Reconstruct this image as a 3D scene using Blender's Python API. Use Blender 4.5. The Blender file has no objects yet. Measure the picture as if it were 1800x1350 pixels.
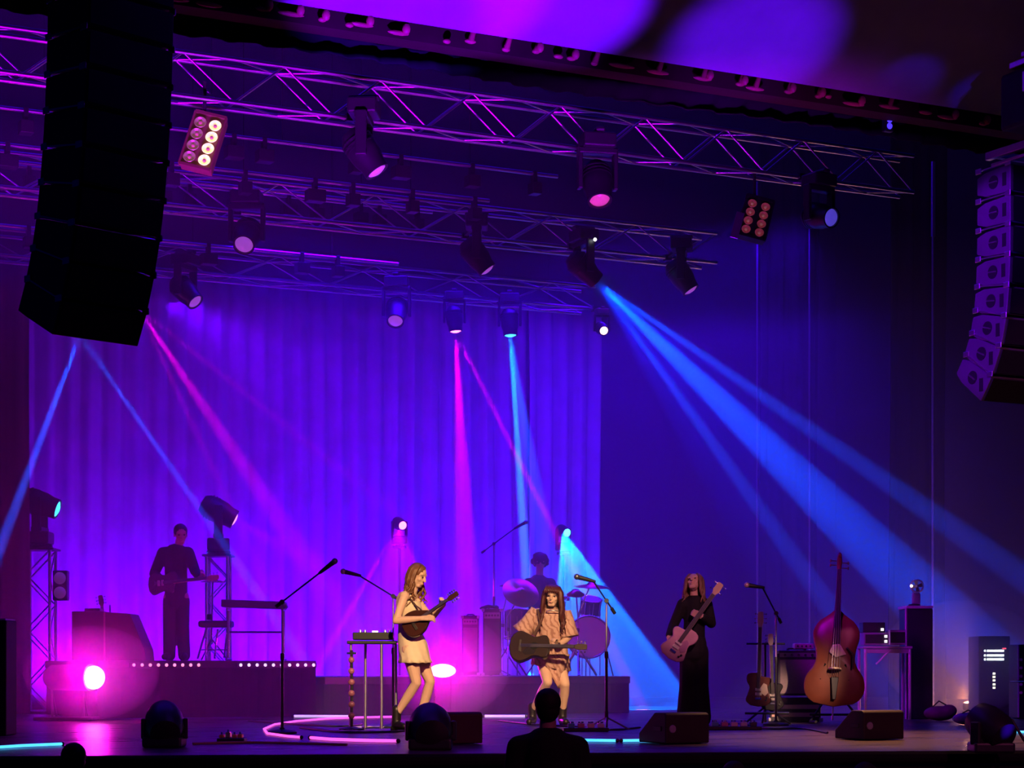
import bpy, math, random
from math import sin, cos, pi, radians, atan2, sqrt, hypot
from mathutils import Vector as V, Matrix
random.seed(7)
S = bpy.context.scene
COL = S.collection

# ------------------------------------------------------------------ camera
PHI = math.atan(0.5)                 # camera is turned 26.6 degrees to the right of the stage axis
CAMH = 0.67                          # eye height above the stage deck
F = 3500.0                           # focal length, in pixels of an 1800 x 1350 frame
HOR = 1170.0                         # horizon row
cam_d = bpy.data.cameras.new('camera'); cam = bpy.data.objects.new('camera', cam_d); COL.objects.link(cam)
cam.location = (0, 0, CAMH); cam.rotation_euler = (pi/2, 0, -PHI)
cam_d.sensor_width = 36; cam_d.lens = F/1800*36; cam_d.shift_y = (HOR-675)/1800
cam_d.clip_start = 0.1; cam_d.clip_end = 300
S.camera = cam

RT = V((cos(PHI), -sin(PHI), 0)); FW = V((sin(PHI), cos(PHI), 0)); UP = V((0, 0, 1))
def ray(px, py): return FW + RT*((px-900)/F) + UP*((HOR-py)/F)
def PY(px, py, Y):                    # the point of the plane y = Y seen at a pixel
    r = ray(px, py); return V((0, 0, CAMH)) + r*(Y/r.y)
def PT(px, py, t): return V((0, 0, CAMH)) + ray(px, py)*t
def depth(px, Y): return Y/ray(px, 0).y

# ------------------------------------------------------------------ view, world
S.view_settings.view_transform = 'Standard'; S.view_settings.look = 'None'
S.view_settings.gamma = 1; S.view_settings.use_curve_mapping = False
S.view_settings.exposure = 0.0
S.cycles.use_denoising = True
S.cycles.max_bounces = 4; S.cycles.diffuse_bounces = 2; S.cycles.glossy_bounces = 2
S.cycles.sample_clamp_indirect = 3
W = bpy.data.worlds.new('world'); S.world = W; W.use_nodes = True
W.node_tree.nodes['Background'].inputs[0].default_value = (0.0, 0.0, 1.0, 1)
W.node_tree.nodes['Background'].inputs[1].default_value = 0.045

# ------------------------------------------------------------------ colours of the stage light
VIO = (0.23, 0.0, 1.0); MAG = (1.0, 0.0, 0.72); BLU = (0.0, 0.06, 1.0); CYN = (0.0, 0.15, 1.0)
WARM = (1.0, 0.62, 0.30)

def aim(o, p, q):
    o.location = p; o.rotation_euler = (V(q)-V(p)).to_track_quat('-Z', 'Y').to_euler()
def spot(name, p, q, half, col, power, blend=0.15, r=0.03, hollow=None, parent=None):
    l = bpy.data.lights.new(name, 'SPOT'); l.energy = power; l.color = col
    l.spot_size = 2*radians(half); l.spot_blend = blend; l.shadow_soft_size = r
    o = bpy.data.objects.new(name, l); COL.objects.link(o); aim(o, p, q)
    if hollow:                        # a ring gobo: dim in the middle, bright at the rim of the cone
        core, edge0 = hollow
        l.use_nodes = True; nt = l.node_tree; N = nt.nodes; K = nt.links
        em = [n for n in N if n.type == 'EMISSION'][0]
        tc = N.new('ShaderNodeTexCoord'); sp = N.new('ShaderNodeSeparateXYZ'); K.new(tc.outputs['Normal'], sp.inputs[0])
        ab = N.new('ShaderNodeMath'); ab.operation = 'ABSOLUTE'; K.new(sp.outputs['Z'], ab.inputs[0])
        ac = N.new('ShaderNodeMath'); ac.operation = 'ARCCOSINE'; K.new(ab.outputs[0], ac.inputs[0])
        mr = N.new('ShaderNodeMapRange'); K.new(ac.outputs[0], mr.inputs['Value'])
        mr.interpolation_type = 'SMOOTHSTEP'
        mr.inputs['From Min'].default_value = radians(half)*edge0; mr.inputs['From Max'].default_value = radians(half)*(edge0+(1-edge0)*0.5)
        mr.inputs['To Min'].default_value = core; mr.inputs['To Max'].default_value = 1
        K.new(mr.outputs[0], em.inputs['Strength'])
    return o
def area(name, p, q, sx, sy, col, power):
    l = bpy.data.lights.new(name, 'AREA'); l.shape = 'RECTANGLE'; l.size = sx; l.size_y = sy; l.energy = power; l.color = col
    o = bpy.data.objects.new(name, l); COL.objects.link(o); aim(o, p, q); return o
def beam(name, S0, a_px, half, col, power, Y=None, **k):
    """a beam from S0 that passes the pixel a_px in the plane y = Y (default: that of its source)"""
    return spot(name, S0, PY(a_px[0], a_px[1], S0.y if Y is None else Y), half, col, power, **k)

# house and stage washes
area('drape_wash', PY(250, 1225, 28.9), PY(250, 1000, 30), 6, 0.3, (.13, 0, 1), 560).data.spread = radians(130)
area('drape_wash', PY(660, 1225, 28.9), PY(660, 1000, 30), 6, 0.3, (.035, 0, 1), 520).data.spread = radians(130)
area('drape_top_wash', PY(640, 520, 28.2), PY(700, 900, 30), 9, 0.3, (0.12, 0, 1), 60).data.spread = radians(90)

# ================================================================== helpers
MATS = {}
def M(name, col, rough=0.6, metal=0.0, spec=0.5, var=0.25, scale=6.0, emit=0.0, bump=0.0):
    if name in MATS: return MATS[name]
    m = bpy.data.materials.new(name); m.use_nodes = True; nt = m.node_tree; N = nt.nodes; K = nt.links
    b = N['Principled BSDF']; b.inputs['Roughness'].default_value = rough; b.inputs['Metallic'].default_value = metal
    b.inputs['Specular IOR Level'].default_value = spec
    tc = N.new('ShaderNodeTexCoord'); no = N.new('ShaderNodeTexNoise'); no.inputs['Scale'].default_value = scale; no.inputs['Detail'].default_value = 4
    K.new(tc.outputs['Object'], no.inputs['Vector'])
    mx = N.new('ShaderNodeMix'); mx.data_type = 'RGBA'
    mx.inputs['A'].default_value = (*[c*(1-var) for c in col], 1); mx.inputs['B'].default_value = (*[min(1, c*(1+var)) for c in col], 1)
    K.new(no.outputs['Fac'], mx.inputs['Factor']); K.new(mx.outputs['Result'], b.inputs['Base Color'])
    if emit:
        K.new(mx.outputs['Result'], b.inputs['Emission Color']); b.inputs['Emission Strength'].default_value = emit
    if bump:
        bp = N.new('ShaderNodeBump'); bp.inputs['Strength'].default_value = bump; K.new(no.outputs['Fac'], bp.inputs['Height']); K.new(bp.outputs['Normal'], b.inputs['Normal'])
    MATS[name] = m; return m

class MB:
    def __init__(s): s.v = []; s.f = []
    def add(s, vs, fs):
        n = len(s.v); s.v += [V(v) for v in vs]; s.f += [[i+n for i in f] for f in fs]; return s
    def box(s, c, size, R=None, taper=None):
        c = V(c); hx, hy, hz = [k/2 for k in size]; vs = []
        for z in (-hz, hz):
            k = taper if (taper and z > 0) else 1
            for x, y in ((-hx, -hy), (hx, -hy), (hx, hy), (-hx, hy)):
                p = V((x*k, y*k, z)); vs.append(c + (R @ p if R else p))
        return s.add(vs, [[3, 2, 1, 0], [4, 5, 6, 7], [0, 1, 5, 4], [1, 2, 6, 5], [2, 3, 7, 6], [3, 0, 4, 7]])
    def bar(s, a, b, w, h=None, up=(0, 0, 1)):
        a, b = V(a), V(b); d = (b-a); L = d.length; d = d.normalized(); u = V(up)
        if abs(d.dot(u)) > .99: u = V((0, 1, 0))
        x = d.cross(u).normalized(); z = x.cross(d).normalized(); h = h or w
        R = Matrix((x, d, z)).transposed()
        return s.box((a+b)/2, (w, L, h), R)
    def rings(s, rs, cap=True, closed=False):
        n = len(rs[0]); vs = [p for r in rs for p in r]; fs = []
        m = len(rs)
        for i in range(m if closed else m-1):
            j = (i+1) % m
            for k in range(n): fs.append([i*n+k, i*n+(k+1) % n, j*n+(k+1) % n, j*n+k])
        if cap and not closed: fs.append(list(range(n))[::-1]); fs.append([(m-1)*n+k for k in range(n)])
        return s.add(vs, fs)
    def tube(s, pts, r, n=8, cap=True, closed=False, flat=1.0):
        pts = [V(p) for p in pts]; m = len(pts); R = r if isinstance(r, (list, tuple)) else [r]*m
        rs = []; x = None
        for i, p in enumerate(pts):
            if closed: t = pts[(i+1) % m]-pts[i-1]
            else: t = pts[min(i+1, m-1)]-pts[max(i-1, 0)]
            t = t.normalized() if t.length > 1e-9 else V((0, 0, 1))
            if x is None:
                u = V((0, 0, 1)) if abs(t.z) < .9 else V((0, 1, 0)); x = t.cross(u).normalized()
            else:
                x = (x - t*x.dot(t)); x = x.normalized() if x.length > 1e-6 else t.orthogonal().normalized()
            y = t.cross(x)
            rs.append([p + (x*cos(2*pi*k/n) + y*sin(2*pi*k/n)*flat)*R[i] for k in range(n)])
        return s.rings(rs, cap, closed)
    def lathe(s, prof, c, axis=(0, 0, 1), n=20, cap=True):
        c = V(c); a = V(axis).normalized(); x = a.orthogonal().normalized(); y = a.cross(x)
        return s.rings([[c + a*h + (x*cos(2*pi*k/n)+y*sin(2*pi*k/n))*max(r, 1e-4) for k in range(n)] for r, h in prof], cap)
    def ball(s, c, r, n=14, m=9, R=None):
        c = V(c); r = V(r) if not isinstance(r, (int, float)) else V((r, r, r)); rs = []
        for i in range(m+1):
            a = -pi/2 + pi*i/m; ca = max(cos(a), 1e-3)
            ring = [V((r.x*ca*cos(2*pi*k/n), r.y*ca*sin(2*pi*k/n), r.z*sin(a))) for k in range(n)]
            rs.append([c + (R @ p if R else p) for p in ring])
        return s.rings(rs)
    def cone(s, a, b, ra, rb, n=12):           # a capsule that tapers
        a, b = V(a), V(b); d = b-a; L = d.length
        if L < 1e-6: return s.ball(a, ra)
        prof = [(ra*cos(t), -ra*sin(t)) for t in (pi*.49, pi*.3, pi*.15)] + [(ra, 0), (rb, L)] + [(rb*cos(t), L+rb*sin(t)) for t in (pi*.15, pi*.3, pi*.49)]
        return s.lathe(prof, a, d, n)
    def chain(s, pts, rr, n=12):
        for i in range(len(pts)-1): s.cone(pts[i], pts[i+1], rr[i], rr[i+1], n)
        return s
    def prism(s, out, o, ux, uy, dv):          # an outline in the plane (o; ux, uy), given a thickness dv
        o, ux, uy, dv = V(o), V(ux), V(uy), V(dv); n = len(out)
        a = [o + ux*p[0] + uy*p[1] for p in out]; b = [p + dv for p in a]
        return s.add(a+b, [list(range(n)), list(range(2*n-1, n-1, -1))] + [[k, k+n, (k+1) % n + n, (k+1) % n] for k in range(n)])
    def build(s, name, mat, parent=None, smooth=None, off=None, bevel=0, remesh=0, sub=0, smoothit=0):
        me = bpy.data.meshes.new(name)
        o_ = V(off) if off is not None else V((0, 0, 0))
        me.from_pydata([tuple(v-o_) for v in s.v], [], s.f); me.update()
        mats = mat if isinstance(mat, list) else [mat]
        for m in mats: me.materials.append(m)
        o = bpy.data.objects.new(name, me); COL.objects.link(o)
        if off is not None: o.location = o_
        if parent is not None: o.parent = parent
        if smooth is not None:
            me.polygons.foreach_set('use_smooth', [True]*len(me.polygons))
            if smooth < 180: me.set_sharp_from_angle(angle=radians(smooth))
        if bevel:
            m = o.modifiers.new('bevel', 'BEVEL'); m.width = bevel; m.segments = 2; m.limit_method = 'ANGLE'
        if remesh:
            m = o.modifiers.new('skin', 'REMESH'); m.mode = 'VOXEL'; m.voxel_size = remesh; m.use_smooth_shade = True
            m = o.modifiers.new('smooth', 'SMOOTH'); m.factor = .5; m.iterations = smoothit or 3
        if sub:
            m = o.modifiers.new('sub', 'SUBSURF'); m.levels = sub; m.render_levels = sub
        return o

def tag(o, label=None, cat=None, group=None, kind=None):
    if label: o['label'] = label
    if cat: o['category'] = cat
    if group: o['group'] = group
    if kind: o['kind'] = kind
    return o
def thing(name, label, cat, loc=(0, 0, 0), rz=0.0, group=None):
    o = bpy.data.objects.new(name, None); COL.objects.link(o); o.empty_display_size = .2
    o.location = loc; o.rotation_euler = (0, 0, rz); return tag(o, label, cat, group)
def dup(src, loc, rz=None, label=None, group=None):
    c = src.copy(); COL.objects.link(c); c.location = loc
    if rz is not None: c.rotation_euler = (0, 0, rz)
    if label: c['label'] = label
    if group: c['group'] = group
    def kids(o, n):
        for ch in [x for x in bpy.data.objects if x.parent is o]:
            k = ch.copy(); COL.objects.link(k); k.parent = n; kids(ch, k)
    kids(src, c); return c
class Loc:
    """picture-aligned frame standing on the ground at pixel column px and distance t: x to the right, y away, z up"""
    def __init__(s, px, t, base=0.0):
        s.px, s.t, s.s, s.base = px, t, F/t, base
        s.o = V((0, 0, 0)) + FW*t + RT*((px-900)/F*t); s.o.z = base
    def __call__(s, px, py, dy=0.0): return V(((px-s.px)/s.s, dy, CAMH + (HOR-py)/s.s - s.base))
    def thing(s, name, label, cat, group=None): return thing(name, label, cat, s.o, -PHI, group)
    def world(s, p): return s.o + RT*p[0] + FW*p[1] + UP*p[2]
def struct(name, mb, mat, **k): return tag(mb.build(name, mat, **k), kind='structure')

# ================================================================== the setting
black = M('black_cloth', (.012, .012, .014), .95, spec=.1)
blackp = M('black_paint', (.012, .012, .014), .55, spec=.4)
alu = M('brushed_aluminium', (.78, .78, .80), .32, 1.0, var=.08, scale=30)
dark_metal = M('dark_metal', (.05, .05, .055), .4, .7, var=.2)
chrome = M('chrome', (.85, .85, .87), .16, 1.0, var=.05)
steel = M('galvanised_steel', (.5, .5, .52), .4, 1.0, var=.15, scale=20)

def deck_mat():
    m = bpy.data.materials.new('stage_boards'); m.use_nodes = True; N = m.node_tree.nodes; K = m.node_tree.links; b = N['Principled BSDF']
    tc = N.new('ShaderNodeTexCoord'); mp = N.new('ShaderNodeMapping'); mp.inputs['Scale'].default_value = (.35, 3.2, 1); K.new(tc.outputs['Object'], mp.inputs[0])
    no = N.new('ShaderNodeTexNoise'); no.inputs['Scale'].default_value = 1.6; no.inputs['Detail'].default_value = 6; K.new(mp.outputs[0], no.inputs['Vector'])
    cr = N.new('ShaderNodeValToRGB'); cr.color_ramp.elements[0].color = (.035, .022, .02, 1); cr.color_ramp.elements[1].color = (.11, .075, .06, 1)
    cr.color_ramp.elements[0].position = .35; cr.color_ramp.elements[1].position = .7
    K.new(no.outputs['Fac'], cr.inputs[0]); K.new(cr.outputs[0], b.inputs['Base Color'])
    mr = N.new('ShaderNodeMapRange'); mr.inputs['To Min'].default_value = .18; mr.inputs['To Max'].default_value = .42; K.new(no.outputs['Fac'], mr.inputs[0]); K.new(mr.outputs[0], b.inputs['Roughness'])
    bp = N.new('ShaderNodeBump'); bp.inputs['Strength'].default_value = .12; K.new(no.outputs['Fac'], bp.inputs['Height']); K.new(bp.outputs['Normal'], b.inputs['Normal'])
    return m
# stage deck: the front edge runs through two floor points seen in the photograph
def fl(px, py):                         # a point of the stage deck (z = 0)
    t = CAMH*F/(py-HOR); return PT(px, py, t)
FA, FB = fl(0, 1329), fl(1800, 1319)
dirf = (FB-FA).normalized()
FL, FR = FA-dirf*6, FB+dirf*10
struct('floor', MB().prism([(FL.x, FL.y), (FR.x, FR.y), (30, 37), (-8, 37)], (0, 0, -.12), (1, 0, 0), (0, 1, 0), (0, 0, .12)), deck_mat())
# dark fascia under the front edge, with a rounded nosing
mb = MB(); nrm = V((dirf.y, -dirf.x, 0))
mb.bar(FL+V((0, 0, -.72))+nrm*.03, FR+V((0, 0, -.72))+nrm*.03, .06, 1.2)
mb.tube([FL+V((0, 0, -.05))+nrm*.05, FR+V((0, 0, -.05))+nrm*.05], .05, 10)
struct('trim_1', mb, black)
struct('floor_house', MB().box((10, 2, -1.4), (60, 26, .1)), M('house_carpet', (.01, .008, .012), .95, spec=.1))
struct('wall_back', MB().box((8, 36, 6), (50, .3, 16)), M('back_wall_brick', (.015, .014, .02), .9, spec=.1, scale=3))
struct('wall_right', MB().box((26, 26, 6), (.3, 22, 16)), black)

# drapes: pleated cloth, hung from the rear truss line
def drape(name, a, b, ztop_a, ztop_b, zbot, mat, amp=.09, wl=.34, seed=1, label=None, kind='thing', hem=.02):
    rnd = random.Random(seed); a, b = V(a), V(b); L = (b-a).length; n = int(L/.035); d = (b-a).normalized(); nn = V((d.y, -d.x, 0))
    ph = 0; off = []
    for i in range(n+1):
        ph += 2*pi*(L/n)/(wl*(.75+.5*rnd.random())) ; off.append((sin(ph)*.8+.25*sin(ph*2.3+1))*amp)
    vs, fs = [], []; rows = 14
    for j in range(rows+1):
        u = j/rows
        for i in range(n+1):
            k = i/n; zt = ztop_a+(ztop_b-ztop_a)*k
            sp = .55+.45*u + .05*sin(i*.13+j*.9)
            vs.append(a + d*(L*k) + nn*(off[i]*sp + .04*sin(i*.045+j*.35)) + V((0, 0, zt+(zbot-zt)*u)))
    w = n+1
    for j in range(rows):
        for i in range(n): fs.append([j*w+i, j*w+i+1, (j+1)*w+i+1, (j+1)*w+i])
    m = MB().add(vs, fs); o = m.build(name, mat, smooth=180, off=(a+b)/2)
    md = o.modifiers.new('thick', 'SOLIDIFY'); md.thickness = .012
    return o
velour = M('violet_velour', (.42, .17, .40), .85, spec=.15, var=.35, scale=2.2)
YD = 30.0
pa, pb, pc = PY(62, 470, YD), PY(925, 543, YD), PY(1041, 556, YD)
zt = (pa.z+pc.z)/2
tag(drape('stage_curtain', (pa.x-.2, YD, 0), (pb.x, YD, 0), zt+.1, zt+.1, .01, velour, seed=3), 'wide purple pleated backdrop curtain behind the band', 'curtain')
tag(drape('stage_curtain', (pb.x-.1, YD-.25, 0), (pc.x, YD-.25, 0), zt+.1, zt+.1, .01, velour, seed=9), 'narrow purple curtain panel ending right of the straight-down blue beam', 'curtain')
q = PY(-60, 452, 27.5); q2 = PY(53, 458, 27.5)
tag(drape('stage_curtain', (q.x-2, 27.5, 0), (q2.x, 27.5, 0), q2.z, q2.z, .01, M('wine_velour', (.16, .04, .08), .85, spec=.15, var=.35, scale=2.2), seed=5), 'dark wine side curtain left of the hanging black speakers', 'curtain')
# black legs in the right wing
for k, (px0, px1, Y, lab) in enumerate(((1332, 1440, 28, 'black wing curtain behind the bass player and the upright bass'), (1560, 1660, 24.5, 'black wing curtain behind the rack in the right wing'))):
    a = PY(px0, 900, Y); b = PY(px1, 900, Y)
    tag(drape('wing_curtain', (a.x, Y, 0), (b.x, Y, 0), 9.5, 9.5, .01, black, seed=20+k), lab, 'curtain')

# proscenium: header, ornament band, sloping violet-lit plaster ceiling above, black border cloth below
YP = 15.0
ze = PY(1200, 93, YP).z
plaster = M('cream_plaster', (.40, .38, .37), .8, spec=.2, var=.18, scale=3.0, bump=.25)
zc = ze
ce = [(YP, zc), (12.5, zc+1.25), (9.5, zc+2.3), (5, zc+3.2), (0, zc+3.6)]
mb = MB(); vs = []; fs = []
for y, z in ce: vs += [V((-10, y, z)), V((19, y, z))]
for i in range(len(ce)-1): fs.append([2*i, 2*i+1, 2*i+3, 2*i+2])
mb.add(vs, fs); o = struct('ceiling', mb, plaster); md = o.modifiers.new('thick', 'SOLIDIFY'); md.thickness = .15; md.offset = 1
zb = ze-.23
struct('wall_front', MB().box((6, YP+.12, ze+.0), (34, .2, .5)).box((6, YP+.12, ze+5), (34, .2, 9)), M('dark_red_paint', (.05, .008, .012), .8, spec=.2))
mb = MB(); x = -4; rnd = random.Random(4)            # carved ornament along the lower lip of the header
while x < 17:
    w = .07+.20*rnd.random()**2; z = zb+.02+rnd.uniform(-.02, .02); y = YP-.02
    mb.ball((x, y, z), (w*.5, .025, .02), 10, 6)
    if rnd.random() < .6: mb.ball((x+w*.3, y-.03, z+.03), (.035, .04, .045), 8, 6)
    if rnd.random() < .45: mb.tube([(x, y, z), (x+.03, y-.02, z+.1), (x+.02, y, z+.2)], [.03, .022, .01], 7)
    x += w+.03+.22*rnd.random()
struct('trim_2', mb, M('gilded_red_plaster', (.55, .03, .09), .5, spec=.4, var=.5, scale=9), smooth=60)
zv = PY(300, 58, YP+.4).z
tag(drape('border_cloth', (-6, YP+.4, 0), (15, YP+.4, 0), zb+.05, zb+.05, zv, black, amp=.04, seed=31), 'black border cloth hung below the carved stage arch', 'curtain')
# haze that fills the stage
hz = bpy.data.materials.new('stage_haze'); hz.use_nodes = True; N = hz.node_tree.nodes; N.remove(N['Principled BSDF'])
vs_ = N.new('ShaderNodeVolumeScatter'); vs_.inputs['Density'].default_value = .034; vs_.inputs['Anisotropy'].default_value = .1; vs_.inputs['Color'].default_value = (1, 1, 1, 1)
hz.node_tree.links.new(vs_.outputs[0], N['Material Output'].inputs['Volume'])
tag(MB().box((9, 27.45, 3.03), (33, 16.5, 6.05)).build('stage_haze', hz), 'theatrical haze hanging over the stage below the light rig', 'haze', kind='stuff')
hz2 = hz.copy(); hz2.name = 'upper_haze'; hz2.node_tree.nodes[vs_.name].inputs['Density'].default_value = .010
tag(MB().box((9, 27.45, 9.6), (33, 16.5, 7.0)).build('upper_haze', hz2), 'thinner haze drifting up among the lighting trusses', 'haze', kind='stuff')

YR, YM, YF = 26.5, 23.0, 19.0           # rear, middle and front truss
# hollow cones from the fixtures standing upstage
s = PY(702, 921, 28); beam('cone_magenta', s, (560, 1170), 1.3, MAG, 60000, Y=27.4); beam('cone_magenta', s, (735, 1010), 1.3, MAG, 40000, Y=27.8)
spot('cone_magenta', s, s+V((-.10, -.22, -1)), 24.5, (.5, 0, 1), 2500, blend=.1)
s = PY(990, 934, 28); spot('cone_cyan', s, s+V((.20, -.22, -1)), 22, (0, .12, 1), 85000, blend=.03, hollow=(.16, .84))
# added violet-blue fill for the haze over the middle of the stage
area('haze_fill', PY(720, 430, 25.5), PY(720, 1100, 25.5), 5, 1.0, (.04, 0, 1), 320).data.spread = radians(110)
area('haze_fill', PY(1200, 420, 27), PY(1180, 1100, 26.5), 4, 1.5, (.05, 0, 1), 480).data.spread = radians(120)
area('upper_blue_fill', (8, 24.5, 12.8), (8, 23.5, 0), 14, 5, (.02, 0, 1), 330)  # unseen blue fill added above the trusses for the upper haze
# unseen violet strip added below the view to light truss and speaker undersides
cc = FA.lerp(FB, .30) + nrm*.85 + UP*-.16
area('truss_fill_strip', cc, cc-nrm*6.2+UP*7.0, 8.5, .25, (.36, 0, 1), 330).data.spread = radians(36)
# violet patches on the plaster ceiling above the arch
for p, q, h, pw, c, bl in (((5, 11, -.5), PY(740, -40, YP-.4), 9, 14000, (.115, 0, 1), .5), ((6.5, 11, -.5), PY(985, -10, YP-.4), 6.5, 9500, (.115, 0, 1), .7), ((8.5, 11, -.5), PY(1320, 70, YP-.35), 7.0, 3800, (.10, 0, 1), .8), ((10, 11.5, -.5), PY(1590, 118, YP-.2), 3.0, 700, (.06, 0, 1), .8), ((11, 11.5, -.5), PY(1710, 138, YP-.2), 2.4, 450, (.04, 0, 1), .8)):
    spot('ceiling_uplight', p, q, h, c, pw, blend=bl, r=.05)
spot('side_light', (5.5, 12.4, 5.6), PY(1740, 480, 14), 9, VIO, 3000, blend=.4, r=.05)
# warm front light on the two singers, dimmer on the bass player; a warm pool in the right wing
spot('front_key', (3.2, 2, 9.0), Loc(727, 20.6).o+UP*.92, 2.7, WARM, 20000, blend=.35, r=.1)
spot('front_key', (4.2, 2, 9.0), Loc(965, 22.4).o+UP*.85, 2.6, WARM, 22000, blend=.35, r=.1)
spot('front_key_bass', (6, 2, 9.0), Loc(1222, 22.4).o+UP*1.35, 2.0, (1, .35, .45), 6500, blend=.6, r=.1)
spot('front_wash_right', (9, 2, 9.0), Loc(1490, 23.3).o+UP*.75, 3.4, (1, .16, .42), 1700, blend=.6, r=.1)
spot('side_violet', Loc(1250, 20.0).o+UP*3.2, Loc(1560, 24.4).o+UP*.7, 12, (.55, 0, 1), 420, blend=.7, r=.1)
spot('front_warm_floor', PY(1500, 1300, 16.6)+UP*5.4, fl(1590, 1297), 27, (1, .42, .17), 2400, blend=.9, r=.1)
spot('front_key_guitars', (7, -4, 8.5), Loc(1380, 23.0).o+UP*.36, 1.25, (1, .6, .4), 24000, blend=.6, r=.1)
spot('front_spill', (8, 0, 6.5), fl(1150, 1308), 17, (1, .12, .45), 1100, blend=.8, r=.2)

# ================================================================== trusses, battens, speakers and fixtures overhead
def truss(px_ref, py_ref, Y, h, w, pxL, pxR, bay, label, mat=alu, rc=.024, rb=.011):
    p = PY(px_ref, py_ref, Y); z0 = p.z; xL = PY(pxL, 300, Y).x; xR = PY(pxR, 300, Y).x
    T = thing('lighting_truss', label, 'truss', ((xL+xR)/2, Y, z0)); o = V(T.location)
    def part(n, a, b, r): MB().tube([V(a)-o, V(b)-o], r, 8).build(n, mat, T, smooth=60)
    for y in (Y, Y+w):
        for z in (z0, z0+h): part('chord', (xL, y, z), (xR, y, z), rc)
    n = int((xR-xL)/bay); b = (xR-xL)/n
    for i in range(n):
        x0, x1 = xL+i*b, xL+(i+1)*b; e = i % 2
        for y in (Y, Y+w): part('brace', (x0, y, z0+(h if e == 0 else 0)), (x1, y, z0+(0 if e == 0 else h)), rb)
        for z in (z0, z0+h):
            part('brace', (x0, Y+(0 if e else w), z), (x1, Y+(w if e else 0), z), rb)
    return T
truss(305, 166, YF, .43, .27, -60, 1606, .52, 'front aluminium lighting truss, the longest and highest one over the stage')
truss(450, 376, YM, .40, .40, -60, 1260, .62, 'middle lighting truss hanging behind the long front truss', rc=.026)
truss(450, 489, YR, .34, .45, -60, 1046, .72, 'lowest lighting truss right above the purple backdrop curtain', M('violet_grey_steel', (.35, .33, .36), .4, 1.0))
def batten(px, py, Y, pxL, pxR, label, clamps=9):
    p = PY(px, py, Y); xL = PY(pxL, 300, Y).x; xR = PY(pxR, 300, Y).x
    T = thing('pipe_batten', label, 'pipe', ((xL+xR)/2, Y, p.z)); h = (xR-xL)/2
    MB().tube([(-h, 0, 0), (h, 0, 0)], .024, 8).build('pipe', alu, T, smooth=60)
    rnd = random.Random(int(px+py))
    for i in range(clamps):
        x = -h + 2*h*(i+.2+.6*rnd.random())/clamps
        MB().box((x, 0, -.05), (.05, .09, .16)).box((x, -.02, -.19), (.12+.1*rnd.random(), .16, .14)).build('clamp', dark_metal, T, bevel=.008)
    for i in range(3):
        x = -h+2*h*(i+.5)/3
        MB().tube([(x, 0, 0), (x, 0, 3)], .006, 5).build('hanging_cable', dark_metal, T)
    return T
batten(300, 226, 21.6, -60, 980, 'thin steel pipe hung just behind the front truss')
batten(300, 288, 22.2, -60, 860, 'steel pipe hung just above the middle truss')
batten(560, 351, 24.6, -60, 760, 'steel pipe with short clamped boxes behind the middle truss', 14)
batten(290, 424, 25.4, -60, 700, 'steel pipe hung between the middle and the lowest truss', 5)

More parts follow.
